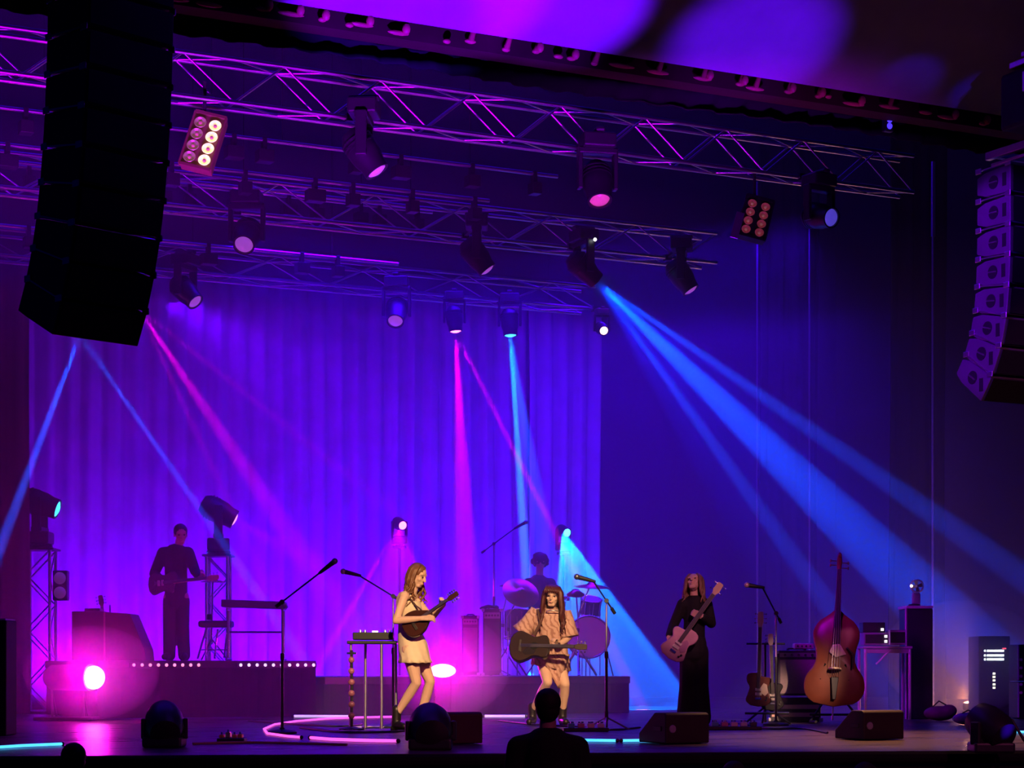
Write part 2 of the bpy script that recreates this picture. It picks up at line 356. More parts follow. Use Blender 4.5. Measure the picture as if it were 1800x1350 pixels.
def line_array(top_px, Y, yaw, n, z_top, tilts, label, mat, front, H=.275, D=.44, Wd=.8, holes=True, hw=None, frame=True, tp=.2):
    p = PY(top_px[0], top_px[1], Y); T = thing('line_array_speaker', label, 'speaker', (p.x, Y, 0), yaw)
    z, y = p.z + z_top, 0.0
    hw = hw or alu
    if frame:
        MB().bar((-Wd/2, -.42, z+.11), (-Wd/2, .30, z+.11), .06, .07).bar((Wd/2, -.42, z+.11), (Wd/2, .30, z+.11), .06, .07) \
            .bar((-Wd/2, -.3, z+.11), (Wd/2, -.3, z+.11), .06, .06).bar((-Wd/2, .2, z+.11), (Wd/2, .2, z+.11), .06, .06) \
            .bar((-Wd/2, -.30, z+.02), (-Wd/2, .24, z+.02), .03, .03).build('flying_frame', hw, T, bevel=.006)
        for x in (-.2, .2): MB().tube([(x, -.05, z+.12), (x, -.05, z+6)], .012, 6).build('hoist_chain', dark_metal, T)
    P = V((0, y, z))                      # top front corner
    for i in range(n):
        a = radians(tilts[min(i, len(tilts)-1)])
        f = V((0, -cos(a), -sin(a))); dn = V((0, sin(a), -cos(a))); back = -f
        g = .012; c0 = P + dn*g; h = H-2*g
        # cabinet: trapezoid side, narrower at the back
        out = [(0, 0), (D*.75, h*tp*.3), (D, h*tp), (D, h*(1-tp)), (D*.75, h*(1-tp*.3)), (0, h)]
        cab = MB().prism(out, c0+V((-Wd/2, 0, 0)), back, dn, (Wd, 0, 0)).build('cabinet', mat, T, bevel=.008)
        MB().prism([(0.012, h*.06), (-.012, h*.06), (-.012, h*.94), (.012, h*.94)], c0+V((-Wd*.47, 0, 0)), back, dn, (Wd*.94, 0, 0)).build('grille', front, cab)
        if holes:
            for sx in (-1, 1):
                X = sx*(Wd/2)
                for u in (.5,):           # recessed side handle with a light bar across it
                    m = MB(); q = c0 + back*(D*u) + dn*(h*.5) + V((X, 0, 0)); ring = []
                    m.lathe([(.062, 0), (.062, .004)], q+V((-.001*0, 0, 0)), (sx, 0, 0), 16); hd = m.build('handle', blackp, cab)
                    MB().bar(q+back*-.05+V((sx*.008, 0, 0)), q+back*.05+V((sx*.008, 0, 0)), .012).build('handle_bar', hw, T)
                MB().box(c0+back*(D*.18)+dn*(h*.5)+V((X, 0, 0)), (.006, .05, .12)).build('slot', blackp, cab)
        # rigging plates at the corners
        for sx in (-1, 1):
            for u in (.06, .94):
                MB().box(P+back*(D*u)+V((sx*(Wd/2+.006), 0, 0)), (.012, .075, .05)).build('rigging_plate', hw, T, bevel=.004)
            MB().bar(P+back*(D*.1)+V((sx*(Wd/2+.004), 0, 0)), P+back*(D*.9)+V((sx*(Wd/2+.004), 0, 0)), .012, .012).build('rigging_link', hw, T)
        P = P + dn*H
    return T
spk = M('black_speaker_paint', (.012, .012, .014), .6, spec=.3)
spk2 = M('grey_speaker_side', (.10, .10, .115), .45, spec=.5)
grl = M('speaker_grille', (.012, .012, .013), .7, spec=.3, scale=60)
line_array((233, 0), 14.0, radians(20), 12, .83, [0, 1, 1, 2, 3, 4, 6, 8, 11, 15, 20, 26], 'big black hanging stack of speakers in front of the purple curtain', spk, grl, holes=False, Wd=.75, D=.5, tp=.04, hw=M('worn_black_metal', (.2, .2, .21), .3, 1.0))
line_array((1835, 286), 14.0, radians(2), 8, -.04, [0, 0, 1, 3, 7, 15, 25, 35], 'violet lit hanging column of speakers curving beside the dark right wing', spk2, grl)
# a second hang, only its edge is in the picture
b = PY(1790, 170, 12.5); T = thing('hanging_speaker', 'black box speaker cut by the picture edge above the curved column', 'speaker', (b.x+.25, 12.5, b.z))
MB().box((0, 0, 0), (.5, .45, .46)).build('cabinet', spk, T, bevel=.03)
MB().box((0, -.05, .27), (.52, .3, .05)).box((0, -.05, .33), (.5, .04, .04)).build('bracket', alu, T, bevel=.006)
MB().box((-.262, -.1, .1), (.02, .06, .16)).build('rigging_plate', alu, T, bevel=.004)
for x in (-.15, .15): MB().tube([(x, -.05, .3), (x, -.05, 5)], .012, 6).build('hoist_chain', dark_metal, T)

# ------------------------------------------------------------------ moving heads
hull = M('fixture_black', (.02, .02, .022), .4, spec=.5)
def lens_mat(n, col, e): return M(n, col, .2, spec=.6, var=.15, scale=14, emit=e)
LD = lens_mat('lens_dim_violet', (.50, .10, .75), .55); LP = lens_mat('lens_pink', (1, .10, .60), 9); LB = lens_mat('lens_blue', (.02, .42, 1), 11)  # dim lenses get their violet from a weak emission
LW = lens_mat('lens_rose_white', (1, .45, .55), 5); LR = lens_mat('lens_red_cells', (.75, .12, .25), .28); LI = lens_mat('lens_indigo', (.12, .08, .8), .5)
def mover(p, q, label, lens, hang=True, k=1.0, group=None, name='moving_head_light'):
    """p: the pivot of the head, q: where it looks"""
    p = V(p); T = thing(name, label, 'stage light', p, 0, group)
    up = 1 if hang else -1; d = (V(q)-p).normalized()
    s = d.cross(V((0, 0, 1))); s = s.normalized() if s.length > .1 else RT.copy()
    hb = V((0, 0, .36*k*up)); fwd = s.cross(V((0, 0, 1)))
    R = Matrix((s, fwd, V((0, 0, 1)))).transposed()
    MB().box(hb+V((0, 0, .06*k*up)), (.34*k, .28*k, .15*k), R).box(hb+V((0, 0, .16*k*up)), (.10*k, .30*k, .05*k), R).build('base', hull, T, bevel=.02*k)
    m = MB()
    for e in (-1, 1): m.bar(s*(e*.185*k)+V((0, 0, .36*k*up)), s*(e*.185*k)-V((0, 0, .07*k*up)), .11*k, .045*k, up=s)
    m.box(hb-V((0, 0, .04*k*up)), (.40*k, .13*k, .06*k), R); m.build('yoke', hull, T, bevel=.012*k)
    m = MB().lathe([(.03*k, -.24*k), (.10*k, -.23*k), (.14*k, -.17*k), (.155*k, -.05*k), (.15*k, .06*k), (.125*k, .15*k), (.125*k, .23*k), (.105*k, .23*k), (.105*k, .205*k)], (0, 0, 0), d, 24)
    for h_ in (-.14, -.10, -.06): m.lathe([(.16*k, h_*k), (.16*k, (h_+.015)*k)], (0, 0, 0), d, 24)
    m.build('head', hull, T, smooth=40)
    MB().lathe([(.106*k, .20*k), (.09*k, .225*k), (.05*k, .243*k), (.001, .248*k)], (0, 0, 0), d, 24).build('lens', lens, T, smooth=60)
    T['lens_at'] = tuple(p+d*(.262*k)); return T
TZ = {YF: PY(305, 166, YF).z, YM: PY(450, 376, YM).z, YR: PY(450, 489, YR).z}
def hangs(px, py, Y, lens, label, look=None, k=1.0, drop=True):
    p = PY(px, py, Y); q = look
    near = TZ[Y]-p.z <= .52*k
    if near: p = PY(px, py, Y-.36*k)
    T = mover(p, q, label, lens, True, k)
    zt = TZ[Y]-p.z                     # a rod up to the bottom chord it hangs from
    if zt > .52*k: MB().tube([(0, 0, .5*k), (0, 0, zt)], .03*k, 8).build('clamp', dark_metal, T)
    if near: MB().bar((0, .0, .40*k), (0, .36*k, TZ[Y]-p.z), .05, .03).box((0, .36*k, TZ[Y]-p.z), (.09, .075, .075)).build('clamp', dark_metal, T)
    return T
def tow(p, a, b, c): return p + RT*a + FW*b + UP*c
for px, py, Y, lens, lab, v, k in (
    (640, 268, YF, LD, 'moving head light with violet lens under the front truss, tilted down to the right', (.5, -.45, -.8), 1.05),
    (1050, 322, YF, LR, 'moving head light with a speckled reddish face under the front truss', (.05, -.75, -.75), 1.05),
    (1440, 380, YF, LI, 'blue glinting moving head light near the end of the front truss', (.25, -.9, -.25), .95),
    (434, 414, YM, LD, 'moving head light with round violet face, hung left of centre on the middle truss', (.02, -.9, -.5), 1.05),
    (838, 450, YM, LD, 'moving head light with a pale tilted lens under the middle truss', (.55, -.4, -.8), 1.0),
    (1198, 486, YM, LD, 'moving head light with a violet lens at the dark end of the middle truss', (.5, -.5, -.9), 1.0),
    (326, 512, YR, LD, 'moving head light just right of the big black speakers, lens tilted right', (.55, -.6, -.6), 1.0),
    (697, 548, YR, LD, 'moving head light with wide faintly glowing violet face above the mandolin player', (0, -.85, -.55), 1.0),
    (1058, 578, YR, LW, 'moving head light with a small rose white glow past the curtain edge', (.15, -1, -.35), .6)):
    p = PY(px, py, Y); hangs(px, py, Y, lens, lab, tow(p, *v), k)
def lit(o, a_px, half, col, power, Y=None, dy=0, n='beam', **k):
    b = V(o['lens_at']); return spot(n, b, PY(a_px[0], a_px[1], b.y+dy), half, col, power, **k)
m = hangs(799, 561, YR, LP, 'moving head light throwing the magenta beam straight down', PY(830, 900, YR-.5), .8)
lit(m, (815, 900), 3.2, MAG, 52000); lit(m, (960, 905), 1.0, MAG, 120000)
m = hangs(896, 567, YR, LB, 'moving head light throwing the narrow blue beam straight down', PY(915, 900, YR-.5), .85)
lit(m, (922, 960), 1.2, CYN, 900000, dy=2.0); lit(m, (945, 900), 3.2, BLU, 90000, dy=1.5)
m = hangs(1026, 472, YM, LB, 'moving head light throwing the wide three bladed blue beam', PY(1380, 816, YM-.4), 1.0)
for a, h, p in (((1380, 816), 3.9, 130000), ((1400, 738), 1.6, 110000), ((1250, 775), 1.7, 80000)): lit(m, a, h, BLU, p)
lit(m, (1500, 1000), 15, (0, .01, 1), 5000)
m = hangs(141, 562, YR, LB, 'moving head light hidden behind the big black speakers, throwing blue beams', PY(140, 900, YR-.6), .8)
lit(m, (65, 790), 1.4, BLU, 200000); lit(m, (280, 790), 1.0, BLU, 220000)
# the pipe the backdrop hangs from
cp = thing('curtain_pipe', 'thin pipe the purple backdrop curtains hang from', 'pipe', ((pa.x+pc.x)/2, YD-.05, zt+.13)); hw_ = (pc.x-pa.x)/2+.1
MB().tube([(-hw_, 0, 0), (hw_, 0, 0)], .03, 8).build('pipe', M('violet_grey_steel', (.35, .33, .36), .4, 1.0), cp, smooth=60)
for x in (-hw_*.8, 0, hw_*.8): MB().tube([(x, 0, 0), (x, 0, 3)], .008, 5).build('hanging_cable', dark_metal, cp)
m = hangs(226, 520, YR, LP, 'moving head light behind the speakers throwing three pink blades', PY(330, 655, YR-.2), .8)
for a, h, pw in (((322, 660), 2.5, 36000), ((336, 616), 1.1, 24000), ((300, 664), 1.1, 26000)): lit(m, a, h, MAG, pw)
# small blue flood on the border and small white marker lamp
b = PY(1566, 215, 15.2); T = thing('small_flood_light', 'tiny blue glowing twin lamp in front of the black border cloth', 'stage light', b)
MB().box((0, .05, 0), (.10, .06, .16)).build('housing', hull, T, bevel=.01)
for z, r in ((.035, .035), (-.03, .03)): MB().lathe([(r, 0), (r*.8, .012), (.001, .018)], (0, .02, z), (0, -1, 0), 14).build('lens', lens_mat('lens_small_blue', (.06, .03, 1), 1.6), T, smooth=60)
b = PY(1046, 421, YM-.62); T = thing('marker_lamp', 'tiny white lamp above the source of the wide blue beam', 'stage light', b)
MB().ball((0, 0, 0), .022, 10, 6).build('bulb', M('bulb_white', (.9, .92, 1), .3, emit=6, var=.02), T); MB().box((0, .03, .04), (.05, .06, .06)).build('housing', hull, T, bevel=.008); MB().bar((0, .05, .05), (0, .62, TZ[YM]-b.z), .02, .02).box((0, .62, TZ[YM]-b.z), (.07, .075, .075)).build('clamp', dark_metal, T)

# ------------------------------------------------------------------ blinders: eight big bulbs in a frame
def blinder(px, py, Y, rows, cols, label, bulb_mats, wpx, hpx, lean, mat):
    p = PY(px, py, Y); t = depth(px, Y); s = F/t; T = thing('blinder_light', label, 'stage light', p, -PHI)
    R = Matrix.Rotation(lean, 3, 'Y') @ Matrix.Rotation(radians(-18), 3, 'X'); w, h = wpx/s, hpx/s
    MB().box((0, .07, 0), (w, .14, h), R).build('housing', mat, T, bevel=.01)
    m = MB()
    for a, b_, sx, sz in ((0, h/2, w, .03), (0, -h/2, w, .03), (-w/2, 0, .02, h), (w/2, 0, .02, h)): m.box(R @ V((a, -.015, b_)), (sx, .04, sz), R)
    m.build('frame', mat, T)
    rr = min(w/cols, h*.88/rows)*.46
    for i in range(rows):
        for j in range(cols):
            c = R @ V(((j+.5-cols/2)*w/cols*.96, -.012, (rows/2-i-.5)*h*.88/rows - h*.03)); ax = R @ V((0, -1, 0))
            b = MB().lathe([(rr*.55, -.0), (rr*.8, .006), (rr, .03), (rr*.93, .034), (rr*.7, .012), (rr*.5, .004)], c, ax, 20).build('reflector', bulb_mats[j % len(bulb_mats)], T, smooth=60)
            MB().ball(c+ax*.015, (rr*.33, rr*.33, rr*.33), 10, 6).build('bulb', M('bulb_glass_amber', (.55, .20, .16), .2, emit=.2), b)
    m = MB(); m.tube([(0, .1, h/2-.02), (0, .1, h/2+.32)], .018, 8); m.build('hanging_bracket', hull, T)
    return T
warm_glow = M('reflector_warm_gold', (1, .55, .28), .25, .3, emit=1.5, var=.5, scale=26); warm_dim = M('reflector_dim_rose', (.42, .16, .20), .3, .5, emit=.30, var=.6, scale=26)  # warm reflection is put into the reflectors as emission
red_dim = M('reflector_dim_red', (.5, .08, .12), .3, .5, emit=.14, var=.6, scale=30)
blinder(357, 249, YF, 4, 2, 'eight bulb blinder light with its warm reflection put in as glow, beside the big black speakers', [warm_dim, warm_glow], 56, 108, radians(13.5), M('blinder_housing', (.16, .03, .04), .5, emit=.12))  # the housing carries a weak red glow of its own too
blinder(1328, 384, YF, 4, 2, 'dark eight bulb blinder light with dim red bulbs near the right wing', [red_dim], 50, 80, radians(15), hull)
T = thing('barn_door', 'slim violet lit metal shutter beside the dim red blinder', 'stage light part', PY(1296, 396, YF-.1), -PHI)
MB().box((0, 0, 0), (.09, .02, .30), Matrix.Rotation(radians(15), 3, 'Y')).build('shutter', alu, T, bevel=.004); MB().tube([(.02, .02, .1), (.1, .04, .3)], .008, 6).build('arm', hull, T)

# ------------------------------------------------------------------ standing masts and hanging lines in the right wing
b = PY(1640, 1240, 24.0); t = depth(1640, 24.0); zt_ = PY(1636, 284, 24.0).z; zm = PY(1636, 404, 24.0).z
T = thing('steel_mast', 'tall thin mast standing in the right wing behind the black rack', 'mast', (b.x, 24.0, 0))
MB().tube([(0, 0, 0), (0, 0, zm)], .022, 10).build('tube', steel, T, smooth=60); MB().tube([(0, 0, zm-.1), (0, 0, zt_)], .036, 10).build('upper_sleeve', alu, T, smooth=60)
MB().lathe([(.2, 0), (.2, .02), (.03, .04)], (0, 0, 0), n=16).build('foot_plate', hull, T)
for px, Y, lab in ((1423, 25.5, 'thin cable hanging down behind the upright bass'), (1331, 26.0, 'thin cable hanging down behind the two electric guitars')):
    b = PY(px, 900, Y); tag(MB().tube([(0, 0, 0.02), (0, 0, 8.2)], .014, 6).build('hanging_cable', steel, None), lab, 'cable').location = (b.x, Y, 0)

# ================================================================== people
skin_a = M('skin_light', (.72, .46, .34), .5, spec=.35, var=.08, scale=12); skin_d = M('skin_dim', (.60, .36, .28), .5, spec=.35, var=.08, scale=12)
eye_m = M('eye_dark', (.03, .02, .02), .25, spec=.6); lip_m = M('lip_rose', (.55, .22, .19), .45, var=.1)
def frame(f, u):
    f = V(f).normalized(); u = V(u); s = f.cross(u).normalized(); u = s.cross(f).normalized(); return s, f, u
def head(mb, c, f, u, k=1.0):
    s, f, u = frame(f, u); R = Matrix((s, f, u)).transposed(); c = V(c)
    P = lambda x, y, z: c + (s*x + f*y + u*z)*k
    mb.ball(P(0, -.012, .03), V((.074, .093, .088))*k, 18, 12, R); mb.ball(P(0, .022, -.035), V((.058, .062, .072))*k, 16, 10, R)
    mb.cone(P(-.02, .058, -.085), P(.02, .058, -.085), .022*k, .022*k); mb.cone(P(0, .084, .018), P(0, .103, -.018), .009*k, .014*k, 8)
    mb.ball(P(0, .086, -.05), V((.024, .012, .007))*k, 10, 6, R); mb.ball(P(0, .084, -.062), V((.020, .012, .007))*k, 10, 6, R)
    mb.cone(P(-.045, .066, .036), P(.045, .066, .036), .014*k, .014*k, 8)
    for e in (-1, 1):
        mb.ball(P(e*.075, -.012, -.005), V((.010, .020, .030))*k, 10, 6, R); mb.ball(P(e*.04, .055, -.02), V((.022, .02, .02))*k, 10, 6, R)
    return P, R
def hand(mb, w, d, n, side=1, c1=.35, c2=.8, k=1.0):
    """w wrist, d direction of the fingers, n where the fingers curl to, side: which way the thumb lies"""
    d = V(d).normalized(); n = V(n); n = (n-d*n.dot(d)).normalized(); s = d.cross(n).normalized()*side; w = V(w)
    for j, o in enumerate((1.5, .5, -.5, -1.5)):
        b = w + d*(.083*k) + s*(o*.0215*k); mb.cone(w + s*(o*.013*k), b, .015*k, .013*k, 8)
        L = (.92, 1, .95, .75)[j]*k; a1 = b + (d*cos(c1)+n*sin(c1))*.040*L; a2 = a1 + (d*cos(c1+c2)+n*sin(c1+c2))*.030*L
        a3 = a2 + (d*cos(c1+c2*1.6)+n*sin(c1+c2*1.6))*.020*L
        mb.cone(b, a1, .0095*k, .0088*k, 8); mb.cone(a1, a2, .0088*k, .008*k, 8); mb.cone(a2, a3, .008*k, .007*k, 8)
    t0 = w + d*.028*k + s*.026*k; t1 = t0 + (d*.55+s*.65+n*.35).normalized()*.038*k; t2 = t1 + (d*.8+s*.15+n*.55).normalized()*.034*k
    mb.cone(t0, t1, .014*k, .011*k, 8); mb.cone(t1, t2, .011*k, .008*k, 8)
def arm(mb, sh, el, wr, k=1.0): mb.chain([sh, el], [.050*k, .038*k]).chain([el, V(el)+(V(wr)-V(el))*.35, wr], [.038*k, .039*k, .025*k])
def leg(mb, hip, kn, an, k=1.0):
    hip, kn, an = V(hip), V(kn), V(an)
    mb.chain([hip, hip+(kn-hip)*.4, kn], [.085*k, .078*k, .052*k]).chain([kn, kn+(an-kn)*.35+V((0, .012, 0)), an], [.050*k, .053*k, .034*k])
def foot(mb, an, toe, k=1.0, r=.036): an = V(an); toe = V(toe); mb.chain([an, an+(toe-an)*.45, toe], [r*k, r*.95*k, r*.72*k]); mb.ball(an+(an-toe).normalized()*.03*k+V((0, 0, -.02*k)), r*.95*k)
def strands(mb, c, R, k, n, length, a0, a1, wave=.02, r=.016, seed=1, sideflare=1.0, front=None):
    """locks of hair: from the crown over the skull, then hanging down"""
    rnd = random.Random(seed); c = V(c); s, f, u = [R.col[i] for i in range(3)]
    for i in range(n):
        a = radians(a0+(a1-a0)*(i+.5*rnd.random())/max(1, n-1))    # 0 = back of the head, +-180 = face
        dr = -f*cos(a) + s*sin(a); L = length*(.78+.3*rnd.random()); q = .088 + .012*rnd.random()
        pts = [c + (u*.118 + dr*.02 - f*.01)*k, c + (u*.10+dr*.062 - f*.008)*k, c + (u*.045 + dr*q - f*.008)*k, c + (dr*(q+.008) - u*.03)*k]
        p = pts[-1]; ph = rnd.random()*6; steps = 7
        for j in range(1, steps+1):
            w = wave*(j/steps)
            pts.append(p + V((dr.x*.03*sideflare*(j/steps)+w*sin(ph+j*1.5), dr.y*.03*(j/steps)+w*cos(ph+j*1.3), -L*j/steps)))
        R_ = [r*.8, r*1.2, r*1.35, r*1.35] + [r*(1.3-.95*(j/steps)**1.6) for j in range(1, steps+1)]
        mb.tube(pts, R_, 7)
def haircap(mb, c, R, k=1.0): mb.ball(V(c) + R.col[2]*.040*k - R.col[1]*.022*k, V((.083, .094, .088))*k, 18, 12, R)
def face_parts(P, R, T, k=1.0, lips=True):
    for e in (-1, 1): MB().ball(P(e*.032, .079, .012), V((.013, .006, .007))*k, 10, 6, R).build('eye', eye_m, T, smooth=180)
    if lips: MB().ball(P(0, .094, -.054), V((.018, .005, .006))*k, 10, 6, R).build('mouth', lip_m, T, smooth=180)
def loft(mb, rings, n=40, cap=False):
    """rings of (centre, rx, ry, ripple, lobes, axis tilt)"""
    rs = []
    for r in rings:
        c, rx, ry = V(r[0]), r[1], r[2]; am = r[3] if len(r) > 3 else 0; lo = r[4] if len(r) > 4 else 9; dz = r[5] if len(r) > 5 else 0
        rs.append([c + V((rx*cos(t)*(1+am*sin(lo*t)), ry*sin(t)*(1+am*sin(lo*t)), dz*cos(t) + (am*.25*sin(lo*t+1)*rx))) for t in [2*pi*i/n for i in range(n)]])
    return mb.rings(rs, cap=cap)
def thick(o, t=.006):
    m = o.modifiers.new('cloth', 'SOLIDIFY'); m.thickness = t; m.offset = 1; return o

# ------------------------------------------------------------------ stringed instruments
def smoothprof(pts, n=28):
    out = []
    for i in range(n+1):
        x = pts[0][0] + (pts[-1][0]-pts[0][0])*i/n; j = 0
        while j < len(pts)-2 and pts[j+1][0] < x: j += 1
        p0, p1, p2, p3 = [pts[max(0, min(len(pts)-1, j+q))] for q in (-1, 0, 1, 2)]; t = (x-p1[0])/(p2[0]-p1[0])
        h = .5*((2*p1[1])+(-p0[1]+p2[1])*t+(2*p0[1]-5*p1[1]+4*p2[1]-p3[1])*t*t+(-p0[1]+3*p1[1]-3*p2[1]+p3[1])*t**3)
        out.append((x, max(h, .001)))
    return out
def outline(up, low=None):
    a = smoothprof(up); b = smoothprof(low or up); return a + [(x, -y) for x, y in b[::-1]]
ACOUSTIC = [(-.25, .002), (-.24, .09), (-.20, .155), (-.12, .195), (-.03, .165), (.05, .125), (.12, .130), (.18, .145), (.225, .12), (.245, .05), (.25, .002)]
MANDO = [(-.17, .002), (-.165, .05), (-.13, .105), (-.06, .128), (.02, .115), (.09, .07), (.14, .035), (.16, .02)]
ELEC_U = [(-.21, .002), (-.20, .09), (-.14, .155), (-.05, .135), (.03, .115), (.10, .15), (.17, .15), (.205, .12), (.21, .09)]
ELEC_L = [(-.21, .002), (-.20, .09), (-.14, .155), (-.05, .13), (.03, .11), (.08, .14), (.12, .15), (.15, .125), (.155, .03), (.21, .028)]
def stringed(T, o, ux, uz, k, body, bodym, top, neckL, headL, neckm, depth_, hole=.045, headm=None, pick=None, burst=None, electric=False, nw=.045, tuners=3, tunm=None, bridge_x=-.11, double=True):
    """o: centre of the body (thing-local), ux: towards the head, uz: out of the top"""
    o = V(o); ux = V(ux).normalized(); uz = V(uz); uz = (uz-ux*uz.dot(ux)).normalized(); uy = uz.cross(ux)
    A = lambda x, y, z=0: o + (ux*x + uy*y + uz*z)*k
    B = [(x*k, y*k) for x, y in body]
    b = MB().prism(B, A(0, 0, -depth_/2), ux, uy, uz*(depth_*k)).build('body', bodym, T, bevel=.012*k)
    if top:
        m = MB().prism([(x*k*.955, y*k*.955) for x, y in body], A(0, 0, depth_/2-.004), ux, uy, uz*(.009*k)).build('top', top, b, bevel=.002)
    xe = max(x for x, y in body)
    R = Matrix((ux, uy, uz)).transposed(); z = depth_/2+.004
    MB().box(A(xe+neckL/2-.03, 0, z+.001), ((neckL+.06)*k, nw*k, .024*k), R).build('neck', neckm, T, bevel=.006*k)
    MB().box(A(xe*.5+neckL/2, 0, z+.015), ((neckL+xe*.9)*k, nw*.92*k, .006*k), R).build('fingerboard', M('fingerboard_dark', (.05, .03, .025), .45), T)
    h = MB().prism([(0, -nw*.5*k), (headL*.3*k, -nw*.85*k), (headL*k, -nw*.7*k), (headL*1.03*k, 0), (headL*k, nw*.7*k), (headL*.3*k, nw*.85*k), (0, nw*.5*k)], A(xe+neckL, 0, z-.012), ux, uy, uz*(.016*k)).build('headstock', headm or neckm, T, bevel=.003)
    for i in range(tuners):
        for e in ((-1, 1) if double else (1,)):
            x = xe+neckL+headL*(.25+.6*i/max(1, tuners-1))
            MB().tube([A(x, e*nw*.6, z-.004), A(x, e*nw*1.35, z-.004)], .004*k, 6).ball(A(x, e*nw*1.45, z-.004), .011*k, 8, 6).build('tuner', tunm or chrome, h, smooth=60)
    if hole: MB().lathe([(hole*k, 0), (hole*k, .004*k)], A(.06, 0, z+.002), uz, 22).build('sound_hole', M('hole_black', (.004, .004, .004), .9), T)
    MB().box(A(bridge_x, 0, z+.008), (.028*k, .15*k if not electric else .075*k, .014*k), R).build('bridge', M('bridge_dark', (.04, .025, .02), .4) if not electric else chrome, T, bevel=.003)
    if pick: MB().prism([(x*k, y*k) for x, y in ((.02, -.02), (.08, -.06), (.06, -.10), (-.04, -.115), (-.08, -.08), (-.04, -.03))], A(0, 0, z+.001), ux, uy, uz*(.004*k)).build('pickguard', pick, T)
    m = MB()
    for i in range(4 if tuners < 3 else 6):
        y = (i/(3 if tuners < 3 else 5)-.5)*nw*.72; m.tube([A(bridge_x, y*1.1, z+.021), A(xe+neckL, y, z+.021)], .0012*k, 4)
    m.build('strings', steel, T)
    if electric:
        for x in (.0, -.055): MB().box(A(x, 0, z+.006), (.034*k, .08*k, .016*k), R).build('pickup', M('pickup_cream', (.75, .68, .6), .4), T, bevel=.003)
        for x, y in ((-.13, -.09), (-.10, -.105)): MB().lathe([(.014*k, 0), (.012*k, .018*k)], A(x, y, z), uz, 12).build('knob', M('knob_black', (.02, .02, .02), .3), T)
    return A

# ------------------------------------------------------------------ mandolin player
L = Loc(725, 20.6); T = L.thing('person', 'woman in a short cream dress and dark boots playing a small dark mandolin', 'person')
mb = MB()
hc = L(734, 1012, 0); hf = V((.80, -.38, -.42)); hu = V((.35, -.1, .93))
P, HR = head(mb, hc, hf, hu, 1.02)
chest = L(716, 1064, .0); waist = L(717, 1100, .02); pelv = L(724, 1132, .03)
mb.chain([L(722, 1047, .02), L(730, 1026, .01)], [.052, .046])
mb.chain([L(714, 1056, .02), L(716, 1080, .02), waist, pelv], [.112, .115, .098, .122])
mb.ball(L(727, 1068, -.07), (.06, .06, .07)).ball(L(730, 1068, .06), (.06, .06, .07))
shR, elR, wrR = L(712, 1049, -.12), L(698, 1092, -.21), L(744, 1088, -.27)
shL, elL, wrL = L(727, 1050, .14), L(757, 1086, .02), L(774, 1071, -.12)
mb.chain([L(716, 1046, 0), shR], [.06, .055]).chain([L(720, 1046, .03), shL], [.06, .055])
arm(mb, shR, elR, wrR); hand(mb, wrR, (1, -.1, .1), (.1, .6, -.7), 1, .5, .7)
arm(mb, shL, elL, wrL); hand(mb, wrL, (.55, -.35, .75), (-.4, -.6, .5), -1, .7, 1.0)
leg(mb, L(720, 1142, -.08), L(733, 1200, -.12), L(697, 1256, -.02)); leg(mb, L(732, 1142, .10), L(756, 1198, .05), L(737, 1262, .10))
mb.build('body', skin_a, T, remesh=.0065)
face_parts(P, HR, T)
hair1 = M('hair_golden_brown', (.17, .065, .026), .45, spec=.5, var=.55, scale=22)
mb = MB(); haircap(mb, hc, HR, 1.02); strands(mb, hc, HR, 1.0, 38, .33, -108, 92, .05, .012, 3, front=True); strands(mb, hc, HR, 1.0, 7, .20, 60, 100, .03, .014, 8)
mb.build('hair', hair1, T, smooth=180)
cream = M('cream_cloth', (.82, .66, .46), .8, spec=.2, var=.10, scale=14, bump=.1)
mb = MB(); loft(mb, [(L(722, 1057, -.01), .098, .122, .0), (L(721, 1070, -.01), .125, .145, .01, 5), (L(719, 1086, .01), .118, .130, .015, 6), (L(718, 1100, .02), .105, .115, .02, 8), (L(720, 1112, .03), .122, .135, .02, 8), (L(725, 1130, .03), .152, .175, .02, 8), (L(727, 1146, .02), .158, .205, .03, 9), (L(729, 1158, .01), .158, .225, .05, 10), (L(730, 1165, .0), .168, .240, .08, 12)], 60)
thick(mb.build('dress', cream, T, smooth=180))
for y in (-.09, .09): MB().tube([L(726, 1060, y*1.2-.02), L(721, 1044, y*1.1), L(711, 1052, y*1.1+.03)], .012, 8, flat=.5).build('shoulder_strap', cream, T, smooth=60)
boot = M('boot_dark_leather', (.012, .008, .009), .4, spec=.5)
for an, toe in ((L(697, 1260, -.02), L(711, 1280, -.12)), (L(737, 1264, .10), L(756, 1280, .02))):
    an.z = max(an.z, .10); top = an + V((-.0, 0, .075))
    mb = MB(); mb.chain([top, an, V((an.x-.005, an.y, .06))], [.052, .050, .052]); mb.chain([V((an.x, an.y, .055)), V((toe.x, toe.y, .042))], [.05, .04]); mb.box((an.x-.025, an.y, .02), (.07, .07, .04))
    mb.build('boot', boot, T, remesh=.008)
# mandolin
G = L.thing('mandolin', 'dark red brown mandolin held high by the woman in cream', 'instrument')
wood_d = M('dark_red_wood', (.045, .010, .010), .3, spec=.5, var=.4, scale=9); wood_t = M('dark_mandolin_top', (.05, .012, .009), .3, spec=.4, var=.4, scale=9)
stringed(G, L(737, 1093, -.20), V((.96, -.12, .66)), V((-.05, -1, .30)), 1.05, outline(MANDO), wood_d, wood_t, .20, .12, wood_d, .055, .0, tuners=4, nw=.032, bridge_x=-.05)
MB().tube([L(720, 1050, -.11), L(731, 1064, -.16), L(745, 1076, -.20)], .014, 8, flat=.4).build('strap', M('strap_brown', (.08, .03, .025), .7), G)

